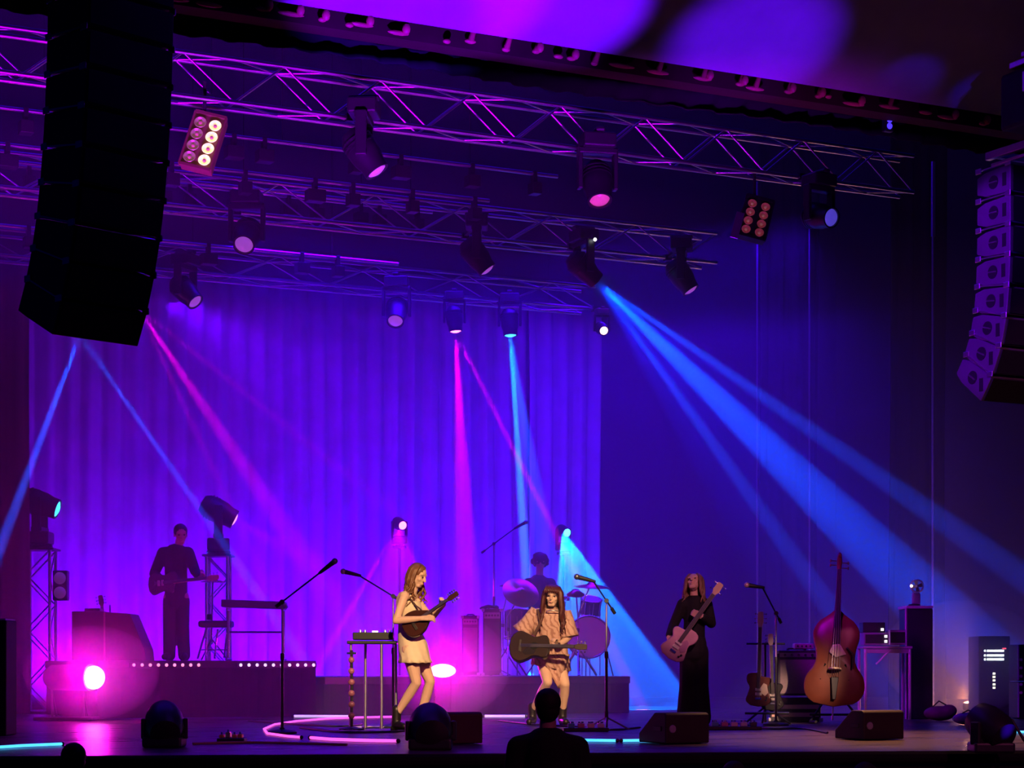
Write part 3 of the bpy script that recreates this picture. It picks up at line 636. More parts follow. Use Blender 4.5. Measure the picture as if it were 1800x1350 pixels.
# ------------------------------------------------------------------ singer with the acoustic guitar
L = Loc(967, 22.4); T = L.thing('person', 'singer with long auburn hair bending her knees in a dusty pink poncho dress', 'person')
mb = MB(); hc = L(971, 1049, -.12); hf = V((-.18, -.96, -.12)); hu = V((.06, -.15, .98)); P, HR = head(mb, hc, hf, hu, 1.02)
mb.chain([L(968, 1075, .0), L(970, 1058, -.08)], [.055, .047])
mb.chain([L(966, 1084, .0), L(965, 1110, .05), L(965, 1135, .10), L(967, 1153, .12)], [.12, .115, .105, .125])
shR, elR, wrR = L(942, 1078, .0), L(917, 1112, .02), L(914, 1128, -.14)
shL, elL, wrL = L(992, 1080, .0), L(1000, 1120, -.02), L(981, 1135, -.22)
mb.chain([L(966, 1078, 0), shR], [.065, .055]).chain([L(968, 1078, 0), shL], [.065, .055])
arm(mb, shR, elR, wrR); hand(mb, wrR, (.55, -.5, -.62), (.3, .6, -.5), -1, .3, .5)
arm(mb, shL, elL, wrL); hand(mb, wrL, (-.25, -.35, .6), (-.5, -.6, .2), 1, .7, 1.0)
leg(mb, L(956, 1158, .10), L(962, 1199, -.16), L(937, 1248, .12), 1.05); leg(mb, L(979, 1158, .10), L(993, 1203, -.10), L(989, 1251, .04), 1.05)
mb.build('body', skin_a, T, remesh=.0065)
face_parts(P, HR, T)
hair2 = M('hair_auburn', (.085, .016, .012), .4, spec=.5, var=.5, scale=22)
mb = MB(); haircap(mb, hc, HR, 1.04); strands(mb, hc, HR, 1.02, 28, .30, -110, 110, .022, .017, 5); strands(mb, hc, HR, 1.02, 6, .36, 88, 112, .02, .017, 6); strands(mb, hc, HR, 1.02, 6, .38, -112, -88, .02, .017, 9)
rnd = random.Random(2); s_, f_, u_ = [HR.col[i] for i in range(3)]
for i in range(9):
    a = (i-4)*.016; mb.tube([hc+u_*.125+s_*a*.6-f_*.01, hc+u_*.105+s_*a*1.1+f_*.06, hc+u_*.07+s_*a*1.2+f_*.093, hc+u_*(.05-.005*abs(i-4))+s_*a*1.25+f_*.097], [.012, .014, .013, .005], 7)
mb.build('hair', hair2, T, smooth=180)
def poncho_mat():
    m = bpy.data.materials.new('dusty_pink_pattern'); m.use_nodes = True; N = m.node_tree.nodes; K = m.node_tree.links; b = N['Principled BSDF']; b.inputs['Roughness'].default_value = .8
    tc = N.new('ShaderNodeTexCoord'); mp = N.new('ShaderNodeMapping'); mp.inputs['Rotation'].default_value = (0, .5, 0); K.new(tc.outputs['Object'], mp.inputs[0])
    w = N.new('ShaderNodeTexWave'); w.inputs['Scale'].default_value = 5.5; w.inputs['Distortion'].default_value = 7; w.inputs['Detail'].default_value = 3; w.inputs['Detail Scale'].default_value = 2; K.new(mp.outputs[0], w.inputs['Vector'])
    cr = N.new('ShaderNodeValToRGB'); e = cr.color_ramp.elements; e[0].color = (.40, .19, .15, 1); e[0].position = .12; e[1].color = (.62, .37, .30, 1); e[1].position = .42
    K.new(w.outputs['Fac'], cr.inputs[0]); K.new(cr.outputs[0], b.inputs['Base Color']); return m
pm = poncho_mat()
mb = MB(); loft(mb, [(L(969, 1068, -.02), .072, .078, 0), (L(968, 1074, -.0), .16, .125, .01, 4), (L(967, 1082, .0), .205, .15, .02, 7), (L(967, 1100, .02), .205, .165, .03, 9), (L(967, 1122, .05), .190, .17, .05, 9), (L(967, 1143, .08), .195, .18, .06, 9), (L(968, 1160, .09), .205, .19, .07, 9), (L(969, 1174, .09), .215, .20, .10, 7, -.04)], 72)
thick(mb.build('dress', pm, T, smooth=180))
# hanging point of the poncho in front
mb = MB(); n = 7; vs = []
for i in range(9):
    v = i/8; w = .17*(1-v)+.01
    for j in range(n): u = j/(n-1)-.5; vs.append(L(974+8*v, 1150+60*v, -.10-.03*sin(j*1.9+v)) + V((u*w*2, .02*sin(j*2.2+v*2), 0)))
mb.add(vs, [[i*n+j, i*n+j+1, (i+1)*n+j+1, (i+1)*n+j] for i in range(8) for j in range(n-1)]); thick(mb.build('hanging_hem', pm, T, smooth=180))
for sh, el, e in ((shR, elR, -1), (shL, elL, 1)):
    mb = MB(); m1 = sh + (el-sh)*.5; rs = []
    d = (el-sh).normalized(); x = d.cross(V((0, 1, 0))).normalized(); y = d.cross(x)
    for k_, (t, r) in enumerate(((-.12, .075), (.2, .085), (.5, .09), (.8, .10), (1.0, .115))):
        c = sh + (el-sh)*t; rs.append([c + (x*cos(a)+y*sin(a))*r*(1+.06*sin(5*a+k_)) for a in [2*pi*i/28 for i in range(28)]])
    mb.rings(rs, cap=False); thick(mb.build('sleeve', pm, T, smooth=180))
MB().tube([hc+V((.12*cos(a)*.62, -.02+.10*sin(a)*.7, -.20+.04*(sin(a)-1)*-.5)) for a in [2*pi*i/20 for i in range(20)]], .007, 6, closed=True).build('necklace', M('silver_beads', (.7, .66, .6), .3, .8), T, smooth=60)
for an, toe in ((L(936, 1248, .12), L(930, 1262, -.04)), (L(989, 1251, .04), L(994, 1268, -.13))):
    an.z = .13; top = V((an.x, an.y, .21))
    mb = MB(); mb.chain([top, an, V((an.x, an.y, .06))], [.055, .050, .052]); mb.chain([V((an.x, an.y, .05)), V((toe.x, toe.y, .040))], [.048, .038]); mb.box((an.x, an.y+.02, .022), (.07, .07, .044))
    mb.build('boot', boot, T, remesh=.008)
G = L.thing('acoustic_guitar', 'dark sunburst acoustic guitar across the hips of the auburn haired singer', 'instrument')
sb_d = M('sunburst_rim', (.012, .006, .006), .28, spec=.4, var=.3); sb_t = M('sunburst_top', (.026, .008, .006), .3, spec=.35, var=.5, scale=5)
stringed(G, L(931, 1138, -.25), V((1, -.16, -.02)), V((.12, -1, .30)), .92, outline(ACOUSTIC), sb_d, sb_t, .30, .15, M('neck_brown', (.06, .028, .018), .4), .10, .048, pick=M('pickguard_dark', (.02, .012, .012), .2, spec=.7), headm=M('headstock_dark', (.05, .025, .02), .3), tunm=chrome)
MB().tube([L(945, 1072, -.10), L(950, 1095, -.17), L(938, 1118, -.2)], .018, 8, flat=.35).build('strap', M('strap_brown', (.08, .03, .025), .7), G)

# ------------------------------------------------------------------ bass player
L = Loc(1217, 22.5); T = L.thing('person', 'bass player in black wide trousers with her chin raised', 'person')
mb = MB(); hc = L(1220, 1025, .02); hf = V((-.30, -.80, .52)); hu = V((.05, .5, .86)); P, HR = head(mb, hc, hf, hu, 1.02)
mb.chain([L(1221, 1056, .03), L(1220, 1036, .02)], [.05, .047]); mb.chain([L(1222, 1068, .03), L(1221, 1100, .03), L(1220, 1128, .02)], [.11, .105, .115])
shR, elR, wrR = L(1200, 1062, .0), L(1184, 1100, .06), L(1174, 1119, -.12)
shL, elL, wrL = L(1243, 1062, .02), L(1250, 1096, -.02), L(1231, 1084, -.20)
arm(mb, shR, elR, wrR); hand(mb, wrR, (.45, -.5, -.7), (.4, .4, -.5), -1, .4, .6)
arm(mb, shL, elL, wrL); hand(mb, wrL, (-.7, -.3, .25), (-.3, .8, .3), 1, .7, .9)
leg(mb, L(1211, 1138, .03), L(1209, 1205, .02), L(1206, 1260, .05)); leg(mb, L(1230, 1138, .03), L(1231, 1205, .0), L(1234, 1260, .03))
foot(mb, L(1206, 1260, .05), L(1203, 1270, -.10)); foot(mb, L(1234, 1260, .03), L(1237, 1270, -.12))
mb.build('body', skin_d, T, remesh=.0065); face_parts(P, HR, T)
mb = MB(); haircap(mb, hc, HR, 1.0); strands(mb, hc, HR, 1.0, 24, .24, -125, 125, .02, .016, 12)
mb.build('hair', M('hair_sandy', (.20, .10, .06), .45, spec=.4, var=.5, scale=22), T, smooth=180)
blk = M('black_clothes', (.014, .012, .016), .85, spec=.2)
mb = MB().chain([L(1221, 1064, .03), L(1221, 1095, .03), L(1220, 1122, .02), L(1220, 1140, .02)], [.128, .122, .128, .138]).chain([L(1221, 1061, .03), shR, elR, wrR+(elR-wrR)*.1], [.08, .066, .056, .042]).chain([L(1221, 1061, .03), shL, elL, wrL+(elL-wrL)*.1], [.08, .066, .056, .042])
mb.build('shirt', blk, T, remesh=.012)
mb = MB().chain([L(1220, 1130, .02), L(1220, 1146, .02)], [.145, .15]).chain([L(1211, 1145, .03), L(1209, 1205, .02), L(1207, 1262, .04)], [.105, .095, .115]).chain([L(1230, 1145, .03), L(1231, 1205, .0), L(1233, 1262, .03)], [.105, .095, .115])
mb.build('trousers', blk, T, remesh=.012)
G = L.thing('bass_guitar', 'pale pink bass guitar held steeply by the bass player', 'instrument')
pinkb = M('pale_pink_lacquer', (.62, .34, .40), .3, spec=.6, var=.35, scale=7)
stringed(G, L(1190, 1131, -.26), V((.58, -.05, .82)), V((-.1, -1, .10)), .98, outline(ELEC_L, ELEC_U), pinkb, None, .48, .14, M('maple_neck', (.60, .40, .30), .4), .045, 0, pick=M('pickguard_pink', (.45, .2, .35), .3), electric=True, nw=.05, tuners=2, tunm=chrome)

# ------------------------------------------------------------------ guitarist on the left riser
RZ = .735                                 # height of the left riser
L = Loc(310, 26.2, RZ); T = L.thing('person', 'man in dark clothes standing on the riser with a guitar held level', 'person')
mb = MB(); hc = L(318, 940, -.02); hf = V((.30, -.92, -.25)); P, HR = head(mb, hc, hf, V((.03, -.2, .97)), 1.1)
mb.chain([L(312, 966, .02), L(316, 950, 0)], [.06, .055]); mb.chain([L(309, 980, .02), L(309, 1012, .02), L(309, 1045, .02)], [.14, .13, .125])
shR, elR, wrR = L(287, 972, 0), L(270, 1008, .05), L(293, 1024, -.20); shL, elL, wrL = L(331, 972, 0), L(344, 1004, -.05), L(357, 1019, -.26)
arm(mb, shR, elR, wrR, 1.1); hand(mb, wrR, (.8, -.3, -.3), (.1, .5, -.8), 1, .4, .6); arm(mb, shL, elL, wrL, 1.1); hand(mb, wrL, (.5, -.2, .5), (-.3, -.6, .6), -1, .7, .9)
leg(mb, L(299, 1050, .02), L(298, 1102, .0), L(297, 1150, .04), 1.1); leg(mb, L(320, 1050, .02), L(321, 1102, .0), L(323, 1150, .04), 1.1)
foot(mb, L(297, 1151, .04), L(293, 1155, -.12)); foot(mb, L(323, 1151, .04), L(327, 1155, -.12))
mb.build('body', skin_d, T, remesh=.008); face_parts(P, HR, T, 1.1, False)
mb = MB(); haircap(mb, hc, HR, 1.12); mb.build('hair', M('hair_black', (.02, .014, .014), .5), T, smooth=180)
dk = M('navy_clothes', (.03, .03, .05), .8, spec=.25)
mb = MB().chain([L(309, 975, .02), L(309, 1010, .02), L(309, 1050, .02)], [.155, .15, .15]).chain([L(309, 972, .02), shR, elR, wrR+(elR-wrR)*.25], [.10, .082, .068, .05]).chain([L(309, 972, .02), shL, elL, wrL+(elL-wrL)*.25], [.10, .082, .068, .05])
mb.build('jacket', dk, T, remesh=.013)
mb = MB().chain([L(309, 1045, .02), L(309, 1056, .02)], [.15, .15]).chain([L(299, 1055, .02), L(298, 1102, .0), L(297, 1152, .03)], [.10, .088, .082]).chain([L(320, 1055, .02), L(321, 1102, .0), L(323, 1152, .03)], [.10, .088, .082])
mb.build('trousers', dk, T, remesh=.013)
for px, py, tx in ((297, 1155, 293), (323, 1155, 327)): MB().chain([L(px, py-3, .04), L(tx, 1154.5, -.15)], [.052, .045]).build('shoe', boot, T, remesh=.012)
G = L.thing('electric_guitar', 'dark electric guitar held level by the man on the riser', 'instrument')
stringed(G, L(293, 1027, -.26), V((1, -.1, .10)), V((.05, -1, .25)), .95, outline(ELEC_U, ELEC_L), M('dark_violet_lacquer', (.10, .06, .10), .25, spec=.7), None, .42, .16, M('maple_neck', (.60, .40, .30), .4), .045, 0, electric=True, tunm=chrome)

# ------------------------------------------------------------------ drummer, mostly hidden behind the singer
DZ = .52
L = Loc(948, 29.8, DZ); T = L.thing('person', 'drummer with dark bushy hair sitting at the drum kit behind the singer', 'person')
mb = MB(); hc = L(949, 990, 0); P, HR = head(mb, hc, V((.1, -.95, -.2)), V((0, -.15, .98)), 1.05)
mb.chain([L(948, 1018, .02), L(949, 1000, 0)], [.06, .055]); mb.chain([L(947, 1030, .02), L(946, 1058, .04), L(946, 1080, .06)], [.14, .13, .14])
shR, elR, wrR = L(928, 1025, 0), L(915, 1052, -.05), L(905, 1052, -.35); shL, elL, wrL = L(968, 1025, 0), L(980, 1054, -.05), L(992, 1052, -.35)
arm(mb, shR, elR, wrR, 1.05); hand(mb, wrR, (-.3, -.8, .1), (.1, 0, -1), -1, .7, .9); arm(mb, shL, elL, wrL, 1.05); hand(mb, wrL, (.3, -.8, .1), (-.1, 0, -1), 1, .7, .9)
leg(mb, L(938, 1088, .04), L(926, 1096, -.40), L(926, 1148, -.40), 1.05); leg(mb, L(955, 1088, .04), L(966, 1096, -.40), L(966, 1148, -.40), 1.05)
for x in (926, 966): foot(mb, L(x, 1150, -.40), L(x, 1153, -.58))
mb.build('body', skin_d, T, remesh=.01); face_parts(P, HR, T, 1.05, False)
mb = MB(); haircap(mb, hc, HR, 1.3); rnd = random.Random(6)
for i in range(40):
    a, b_ = rnd.random()*2*pi, rnd.random()*1.9; d = V((cos(a)*sin(b_+.2), sin(a)*sin(b_+.2)*.9+.25, cos(b_+.2))); mb.ball(hc+V((0, .02, .03))+d*.11, .035, 8, 6)
mb.build('hair', M('hair_black', (.02, .014, .014), .5), T, smooth=180)
mb = MB().chain([L(947, 1026, .02), L(946, 1055, .04), L(946, 1086, .06)], [.15, .145, .155]).chain([L(947, 1024, .02), shR, elR], [.09, .08, .066]).chain([L(947, 1024, .02), shL, elL], [.09, .08, .066]).chain([L(938, 1088, .04), L(926, 1096, -.40), L(926, 1142, -.40)], [.105, .08, .06]).chain([L(955, 1088, .04), L(966, 1096, -.40), L(966, 1142, -.40)], [.105, .08, .06])
mb.build('clothes', dk, T, remesh=.014)
for w, e in ((wrR, -1), (wrL, 1)):
    s_ = tag(MB().tube([L.world(w+V((0, -.05, -.02))), L.world(w+V((e*.08, -.42, .07)))], [.008, .005], 6).build('drum_stick', M('stick_wood', (.6, .42, .25), .5)), f'drum stick in the {"left" if e < 0 else "right"} hand seen from the audience', 'drum stick')

# ------------------------------------------------------------------ people at the stage edge, seen from behind
blkc = M('dark_shirt', (.010, .009, .012), .9, spec=.1); hairb = M('dark_hair', (.008, .006, .006), .7, spec=.2)
def viewer(px, t, top_py, label, k=1.0, shoulders=True, cap=False):
    L = Loc(px, t, -1.3); z = L(px, top_py).z; T = L.thing('person', label, 'person'); hc = V((0, 0, z-.118*k)); mb = MB()
    P, HR = head(mb, hc, V((.05, 1, .08)), V((0, 0, 1)), k); s0 = z-.34*k
    mb.chain([(0, .0, s0+.04), (0, 0, z-.2*k)], [.062*k, .058*k]).chain([(0, 0, s0-.10), (0, 0, s0-.35), (0, 0, s0-.60)], [.15*k, .145*k, .14*k])
    for e in (-1, 1):
        mb.chain([(0, 0, s0+.0), (e*.19*k, 0, s0-.03)], [.075*k, .065*k]); arm(mb, V((e*.195*k, 0, s0-.05)), V((e*.25*k, .02, s0-.34*k)), V((e*.2*k, .18, s0-.5*k)), k)
        hand(mb, V((e*.2*k, .18, s0-.5*k)), (-e*.4, .8, .1), (-e*.5, 0, -.6), e, .4, .6)
        leg(mb, V((e*.09, 0, s0-.62)), V((e*.1, .02, max(.45, s0-1.0)*.55+.1)), V((e*.1, 0, .09))); foot(mb, V((e*.1, 0, .07)), V((e*.1, .16, .04)))
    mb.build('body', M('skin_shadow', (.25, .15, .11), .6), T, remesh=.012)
    m = MB(); haircap(m, hc, HR, 1.08*k); m.ball(hc+V((0, -.03*k, 0)), V((.082, .085, .10))*k, 16, 10)
    if cap: m.ball(hc+V((0, 0, .06*k)), V((.092, .10, .07))*k, 16, 8)
    m.build('hair', hairb, T, smooth=180)
    m = MB().chain([(0, 0, s0-.06), (0, 0, s0-.35), (0, 0, s0-.66)], [.17*k, .165*k, .16*k])
    for e in (-1, 1): m.chain([(0, 0, s0-.01), (e*.195*k, 0, s0-.045), (e*.255*k, .02, s0-.34*k)], [.092*k, .085*k, .066*k])
    m.build('shirt', blkc, T, remesh=.014)
    m = MB()
    for e in (-1, 1): m.chain([(e*.06, 0, s0-.62), (e*.1, .02, .55), (e*.1, 0, .12)], [.12, .085, .07])
    m.build('trousers', blkc, T, remesh=.016)
viewer(963, 13.4, 1214, 'broad shouldered person standing at the stage edge in front of the singer', 1.0)
viewer(131, 13.6, 1309, 'person whose dark head just clears the stage edge under the pink floor lamp', .95)
viewer(1290, 13.6, 1341, 'person whose hair barely shows at the bottom below the bass player', .95)
viewer(1520, 13.4, 1343, 'person whose hair barely shows at the bottom below the upright bass', .95)

# ================================================================== risers
case_b = M('black_case_laminate', (.016, .016, .02), .45, spec=.5); skirt = M('riser_skirt', (.012, .012, .02), .9, spec=.15)
def px_x(px, Y): return PY(px, 1200, Y).x
def riser(pxL, pxR, Y, dep, h, label, x0=None):
    x0, x1 = x0 or px_x(pxL, Y), px_x(pxR, Y); T = thing('stage_riser', label, 'riser', ((x0+x1)/2, Y, 0)); w = x1-x0
    MB().box((0, dep/2, h-.05), (w, dep, .10)).build('deck', case_b, T, bevel=.008)
    m = MB(); n = int(w/.1); m.add([(-w/2+w*i/n, .03+.012*sin(i*1.7), z) for i in range(n+1) for z in (.005, h-.10)], [[2*i, 2*i+2, 2*i+3, 2*i+1] for i in range(n)]); m.box((-w/2+.02, dep/2, (h-.1)/2), (.02, dep-.1, h-.1)).box((w/2-.02, dep/2, (h-.1)/2), (.02, dep-.1, h-.1))
    m.build('skirt', skirt, T)
    for x in (-w/2+.1, 0, w/2-.1):
        for y in (.15, dep-.15): MB().tube([(x, y, 0), (x, y, h-.1)], .024, 8).build('leg', steel, T)
    return T, w
RT1, rw = riser(172, 556, 24.6, 2.8, RZ, 'tall black riser carrying the guitarist and the organ cabinet')
RT2, rw2 = riser(548, 1108, 24.4, 3.0, DZ, 'low wide riser under the drum kit, behind the front singers', px_x(556, 24.6)+.04)
# rows of small lamps along the front of the tall riser
led_a = M('led_rose', (1, .35, .5), .4, emit=1.3, var=.1); led_b = M('led_lilac', (.8, .6, 1), .4, emit=1.6, var=.1)
for a, b_, mm, lab, n in ((236, 350, led_a, 'row of tiny rose lamps along the riser edge under the guitarist', 9), (424, 552, led_b, 'row of lilac lamps along the riser edge under the keyboard', 10)):
    c = PY((a+b_)/2, 1169, 24.55); xa, xb = px_x(a, 24.55), px_x(b_, 24.55); T = thing('light_strip', lab, 'light strip', (c.x, 24.57, c.z))
    MB().box((0, .012, 0), (abs(xb-xa)+.1, .03, .06)).build('housing', hull, T, bevel=.004)
    for i in range(n): MB().lathe([(.022, 0), (.018, .012), (.001, .02)], (xa-c.x+(xb-xa)*i/(n-1), -.004, 0), (0, -1, 0), 10).build('lamp', mm, T, smooth=60)

# ------------------------------------------------------------------ organ cabinet, the guitar behind it
L = Loc(192, 25.4, RZ); T = L.thing('organ_cabinet', 'black organ cabinet with a slanted side at the end of the tall riser', 'cabinet')
cab2 = M('black_lacquer', (.02, .012, .016), .35, spec=.5)
a, b_, c, d = L(130, 1160), L(188, 1160), L(188, 1075), L(130, 1075); z0 = .0
MB().box(((a.x+b_.x)/2, .15, d.z/2), (b_.x-a.x-.01, .62, d.z)).build('back_box', cab2, T, bevel=.012)
e1, e2, e3, e4 = L(232, 1079), L(258, 1142), L(260, 1160), L(192, 1160)
MB().prism([(b_.x+.006, 0), (e3.x, 0), (e2.x, e2.z), (e1.x, e1.z), (b_.x+.006, e1.z+.02)], (0, -.15, 0), (1, 0, 0), (0, 0, 1), (0, .62, 0)).build('slanted_side', M('wine_black_panel', (.05, .016, .022), .4, spec=.4), T, bevel=.01)
MB().box((b_.x-.0, -.165, d.z*.5), (.02, .02, d.z*.96)).build('edge_trim', M('dark_rose_trim', (.25, .06, .1), .4), T)
MB().box(((a.x+b_.x)/2+.02, .1, d.z+.02), (.20, .2, .045)).build('top_box', case_b, T, bevel=.01)
L = Loc(180, 26.5, RZ); T = L.thing('electric_guitar', 'red necked guitar standing upright behind the organ cabinet', 'instrument')
stringed(T, L(190, 1130, 0), V((-.16, 0, 1)), V((0, -1, .15)), .9, outline(ELEC_U, ELEC_L), M('cherry_lacquer', (.30, .03, .02), .3, spec=.6), None, .34, .16, M('red_neck', (.45, .09, .05), .4), .045, 0, electric=True)
L = Loc(190, 26.6, RZ); T = L.thing('guitar_stand', 'black stand holding the guitar behind the organ cabinet', 'stand'); MB().tube([(0, .12, .75), (0, .16, .35), (0, .1, .3)], .012, 7).build('post', hull, T)
for x in (-.2, .2): MB().tube([(0, .14, .4), (x, -.1, .012)], .012, 7).build('leg', hull, T)
MB().tube([(0, .14, .4), (0, .36, .012)], .012, 7).build('leg', hull, T); MB().tube([(-.12, -.08, .1), (0, .13, .16), (.12, -.08, .1)], .01, 7).build('cradle', hull, T)

# ------------------------------------------------------------------ microphones and stands
def mic(p, d, label, k=1.0, ball=None):
    d = V(d).normalized(); T = thing('microphone', label, 'microphone', p)
    MB().lathe([(.012*k, -.16*k), (.016*k, -.13*k), (.022*k, -.02*k), (.024*k, 0)], (0, 0, 0), d, 14).build('handle', hull, T, smooth=40)
    MB().ball(d*.022*k, .029*k, 14, 9).build('grille', ball or M('mic_mesh', (.25, .25, .27), .35, .9, scale=200), T, smooth=180); return T
def stand(px, t, py_top, tip, base, label, base_kind='round', counter=.12, m_=None, mlabel=None, mdir=None, mball=None, r=.0125, tip_dy=-.1, pmat=None):
    L = Loc(px, t, base); T = L.thing('microphone_stand', label, 'microphone stand'); top = L(px, py_top); pm_ = pmat or hull
    if base_kind == 'round': MB().lathe([(.145, 0), (.145, .018), (.12, .03), (.03, .045), (.02, .06)], (0, 0, 0), n=24).build('base', m_ or hull, T, smooth=35)
    else:
        for a in (.4, 2.5, 4.6): MB().tube([(0, 0, .14), (.26*cos(a), .26*sin(a), .012)], .009, 7).build('leg', m_ or hull, T)
        MB().lathe([(.02, .1), (.02, .2)], (0, 0, 0), n=10).build('hub', hull, T)
    mid = top.z*.58
    MB().tube([(0, 0, .03), (0, 0, mid)], r*1.15, 10).build('lower_pole', pm_, T, smooth=60); MB().tube([(0, 0, mid), (0, 0, top.z)], r*.8, 10).build('upper_pole', steel, T, smooth=60)
    MB().lathe([(.02, -.03), (.022, 0), (.018, .04)], (0, 0, mid), n=12).build('clutch', hull, T, smooth=40)
    if tip:
        e = L(tip[0], tip[1], tip_dy); d = (e-top).normalized()
        MB().tube([top-d*counter, e], .009, 8).build('boom', hull, T, smooth=60); MB().lathe([(.024, -.03), (.024, .03)], top, (0, 1, 0), 14).build('boom_joint', hull, T, smooth=40)
        MB().lathe([(.018, 0), (.018, .07)], top-d*(counter+.03), d, 10).build('counterweight', hull, T)
        if mlabel:
            md = V(mdir) if mdir else d; md = md.normalized(); mic(L.world(e + md*.15), (RT*md.x+FW*md.y+UP*md.z), mlabel, 1.1, mball)
    return L, T
stand(496, 19.6, 1058, (566, 1006), 0, 'round based microphone stand in front of the keyboard on the riser', 'round', .05, None, 'microphone reaching up to the right over the empty front left stage', None)
MB_ = None
stand(691, 21.5, 1048, (632, 1012), 0, 'boom microphone stand just behind the mandolin player', 'round', .06, None, 'microphone with a shiny pink head left of the mandolin player', (-1, 0, .25), M('mic_pink_glint', (.9, .55, .6), .25, .6))
stand(1066, 20.5, 1056, (1042, 1022), 0, 'tripod microphone stand right of the singer in the blue cone', 'tripod', .14, M('stand_pale_legs', (.5, .45, .45), .4, .8), 'microphone turned toward the singer above the blue cone', (-1, -.1, .25))
stand(1364, 22.2, 1078, (1338, 1033), 0, 'boom microphone stand in front of the two stood guitars', 'round', .10, None, 'microphone on the boom over the two stood guitars', (-1, 0, .15), M('mic_pink_glint', (.9, .55, .6), .25, .6))
stand(868, 29.2, 956, (906, 929), DZ, 'tall boom stand reaching over the drum kit', 'tripod', .20, None, 'overhead microphone above the drums', (.9, 0, .5))

# ------------------------------------------------------------------ keyboard on the riser
L = Loc(447, 26.3, RZ); T = L.thing('keyboard', 'dark stage keyboard seen from behind on the tall riser', 'instrument'); z = L(0, 1070).z; R = Matrix.Rotation(radians(2), 3, 'Y')
MB().box((0, .0, z+.055), (.84, .30, .10), R).build('case', M('keyboard_navy', (.03, .035, .07), .4, spec=.5), T, bevel=.012)
m = MB(); mk = MB()
for i in range(28): m.box((-.37+.0275*i, .20, z+.06), (.025, .13, .02))
m.build('keys', M('ivory_keys', (.8, .78, .72), .3), T)
MB().box((.40, -.06, z+.02), (.09, .2, .05), Matrix.Rotation(radians(-25), 3, 'Y')).build('end_cheek', case_b, T, bevel=.008)
T = L.thing('keyboard_stand', 'chrome legged stand under the dark stage keyboard', 'stand')
for x in (-.34, .39):
    MB().tube([(x, -.02, z-.03), (x, -.02, .03)], .02, 10).build('post', chrome, T, smooth=60); MB().tube([(x, -.22, .02), (x, .22, .02)], .018, 8).build('foot', chrome, T); MB().tube([(x, -.16, z-.01), (x, .16, z-.01)], .014, 8).build('arm', steel, T)
MB().tube([(-.34, 0, z*.55), (.39, 0, z*.55)], .014, 8).build('crossbar', hull, T)
L = Loc(385, 26.5, RZ); T = L.thing('keyboard_bench', 'low padded stool with shiny legs beside the keyboard stand', 'stool')
for a, b_ in (((346, 1158), (362, 1104)), ((376, 1158), (382, 1106)), ((392, 1156), (398, 1112)), ((361, 1158), (361, 1120))): MB().tube([L(*a, .05*(a[0] % 3)), L(*b_, .05)], .014, 8).build('leg', chrome, T, smooth=60)
MB().box(L(379, 1097, .06), (.44, .34, .09)).build('cushion', case_b, T, bevel=.03); MB().tube([L(352, 1142, .08), L(398, 1142, .08)], .01, 7).build('rung', chrome, T)
L = Loc(372, 26.9, RZ); T = L.thing('cymbal_stand', 'shiny slim stand with a small cymbal right of the man on the riser', 'stand'); tp = L(374, 1022)
MB().tube([(0, 0, .25), tp], .013, 8).build('pole', chrome, T, smooth=60); MB().lathe([(.02, .02), (.17, -.01), (.17, -.006), (.03, .028)], tp, (0, 0, 1), 24).build('cymbal', M('bronze', (.6, .4, .15), .3, 1.0), T, smooth=60)
for a in (.3, 2.4, 4.5): MB().tube([(0, 0, .3), (.22*cos(a), .22*sin(a), .012)], .010, 7).build('leg', chrome, T)
MB().box((-.03, 0, tp.z*.55), (.06, .06, .08)).build('clamp', hull, T, bevel=.01)

# ------------------------------------------------------------------ lighting towers behind the band, with their moving heads
def tower(px, t, py_top, w, base, label):
    L = Loc(px, t, base); T = L.thing('light_tower', label, 'tower'); h = L(px, py_top).z; a = w/2
    for x in (-a, a):
        for y in (-a, a): MB().tube([(x, y, 0), (x, y, h)], .022, 8).build('chord', alu, T, smooth=60)
    n = max(2, int(h/(w*1.05)))
    for i in range(n):
        z0, z1 = h*i/n, h*(i+1)/n; e = 1 if i % 2 else -1
        for y in (-a, a): MB().tube([(-a*e, y, z0), (a*e, y, z1)], .011, 6).build('brace', alu, T)
        for x in (-a, a): MB().tube([(x, -a*e, z0), (x, a*e, z1)], .011, 6).build('brace', alu, T)
    MB().box((0, 0, h+.015), (w+.12, w+.12, .03)).build('top_plate', hull, T, bevel=.005); MB().box((0, 0, .02), (w+.3, w+.3, .04)).build('base_plate', hull, T, bevel=.005)
    return L, T, h
L, T, h = tower(70, 27.8, 968, .36, 0, 'aluminium light tower at the far left edge of the stage')
tower_heads = []
m = mover(L.world((.0, 0, h+.66)), PY(300, 960, 27.0), 'moving head light with a cyan lens on top of the far left tower', M('lens_cyan', (.05, .75, .9), .2, emit=2.6), False, 1.15)
lit(m, (180, 919), 1.0, BLU, 9000); lit(m, (150, 962), 1.0, BLU, 8000)
G = thing('twin_cell_light', 'pair of round lamp cells clamped on the side of the far left tower', 'stage light', L.world((.26, -.1, 0)), -PHI)
zc = L(0, 1030).z; MB().box((.06, 0, zc), (.2, .16, .42)).build('housing', hull, G, bevel=.015)
for e in (-1, 1): MB().lathe([(.085, 0), (.07, -.02), (.001, -.03)], (.06, -.082, zc+e*.1), (0, 1, 0), 18).build('cell', M('cell_glass_violet', (.35, .10, .5), .2, emit=.12), G, smooth=60)
L, T, h = tower(384, 28.8, 979, .30, 0, 'aluminium light tower behind the guitarist on the riser')
m = mover(L.world((0, 0, h+.66)), PY(560, 990, 27.2), 'moving head light with a pink lens on the tower behind the guitarist', lens_mat('lens_soft_pink', (1, .35, .6), 1.6), False, 1.15)
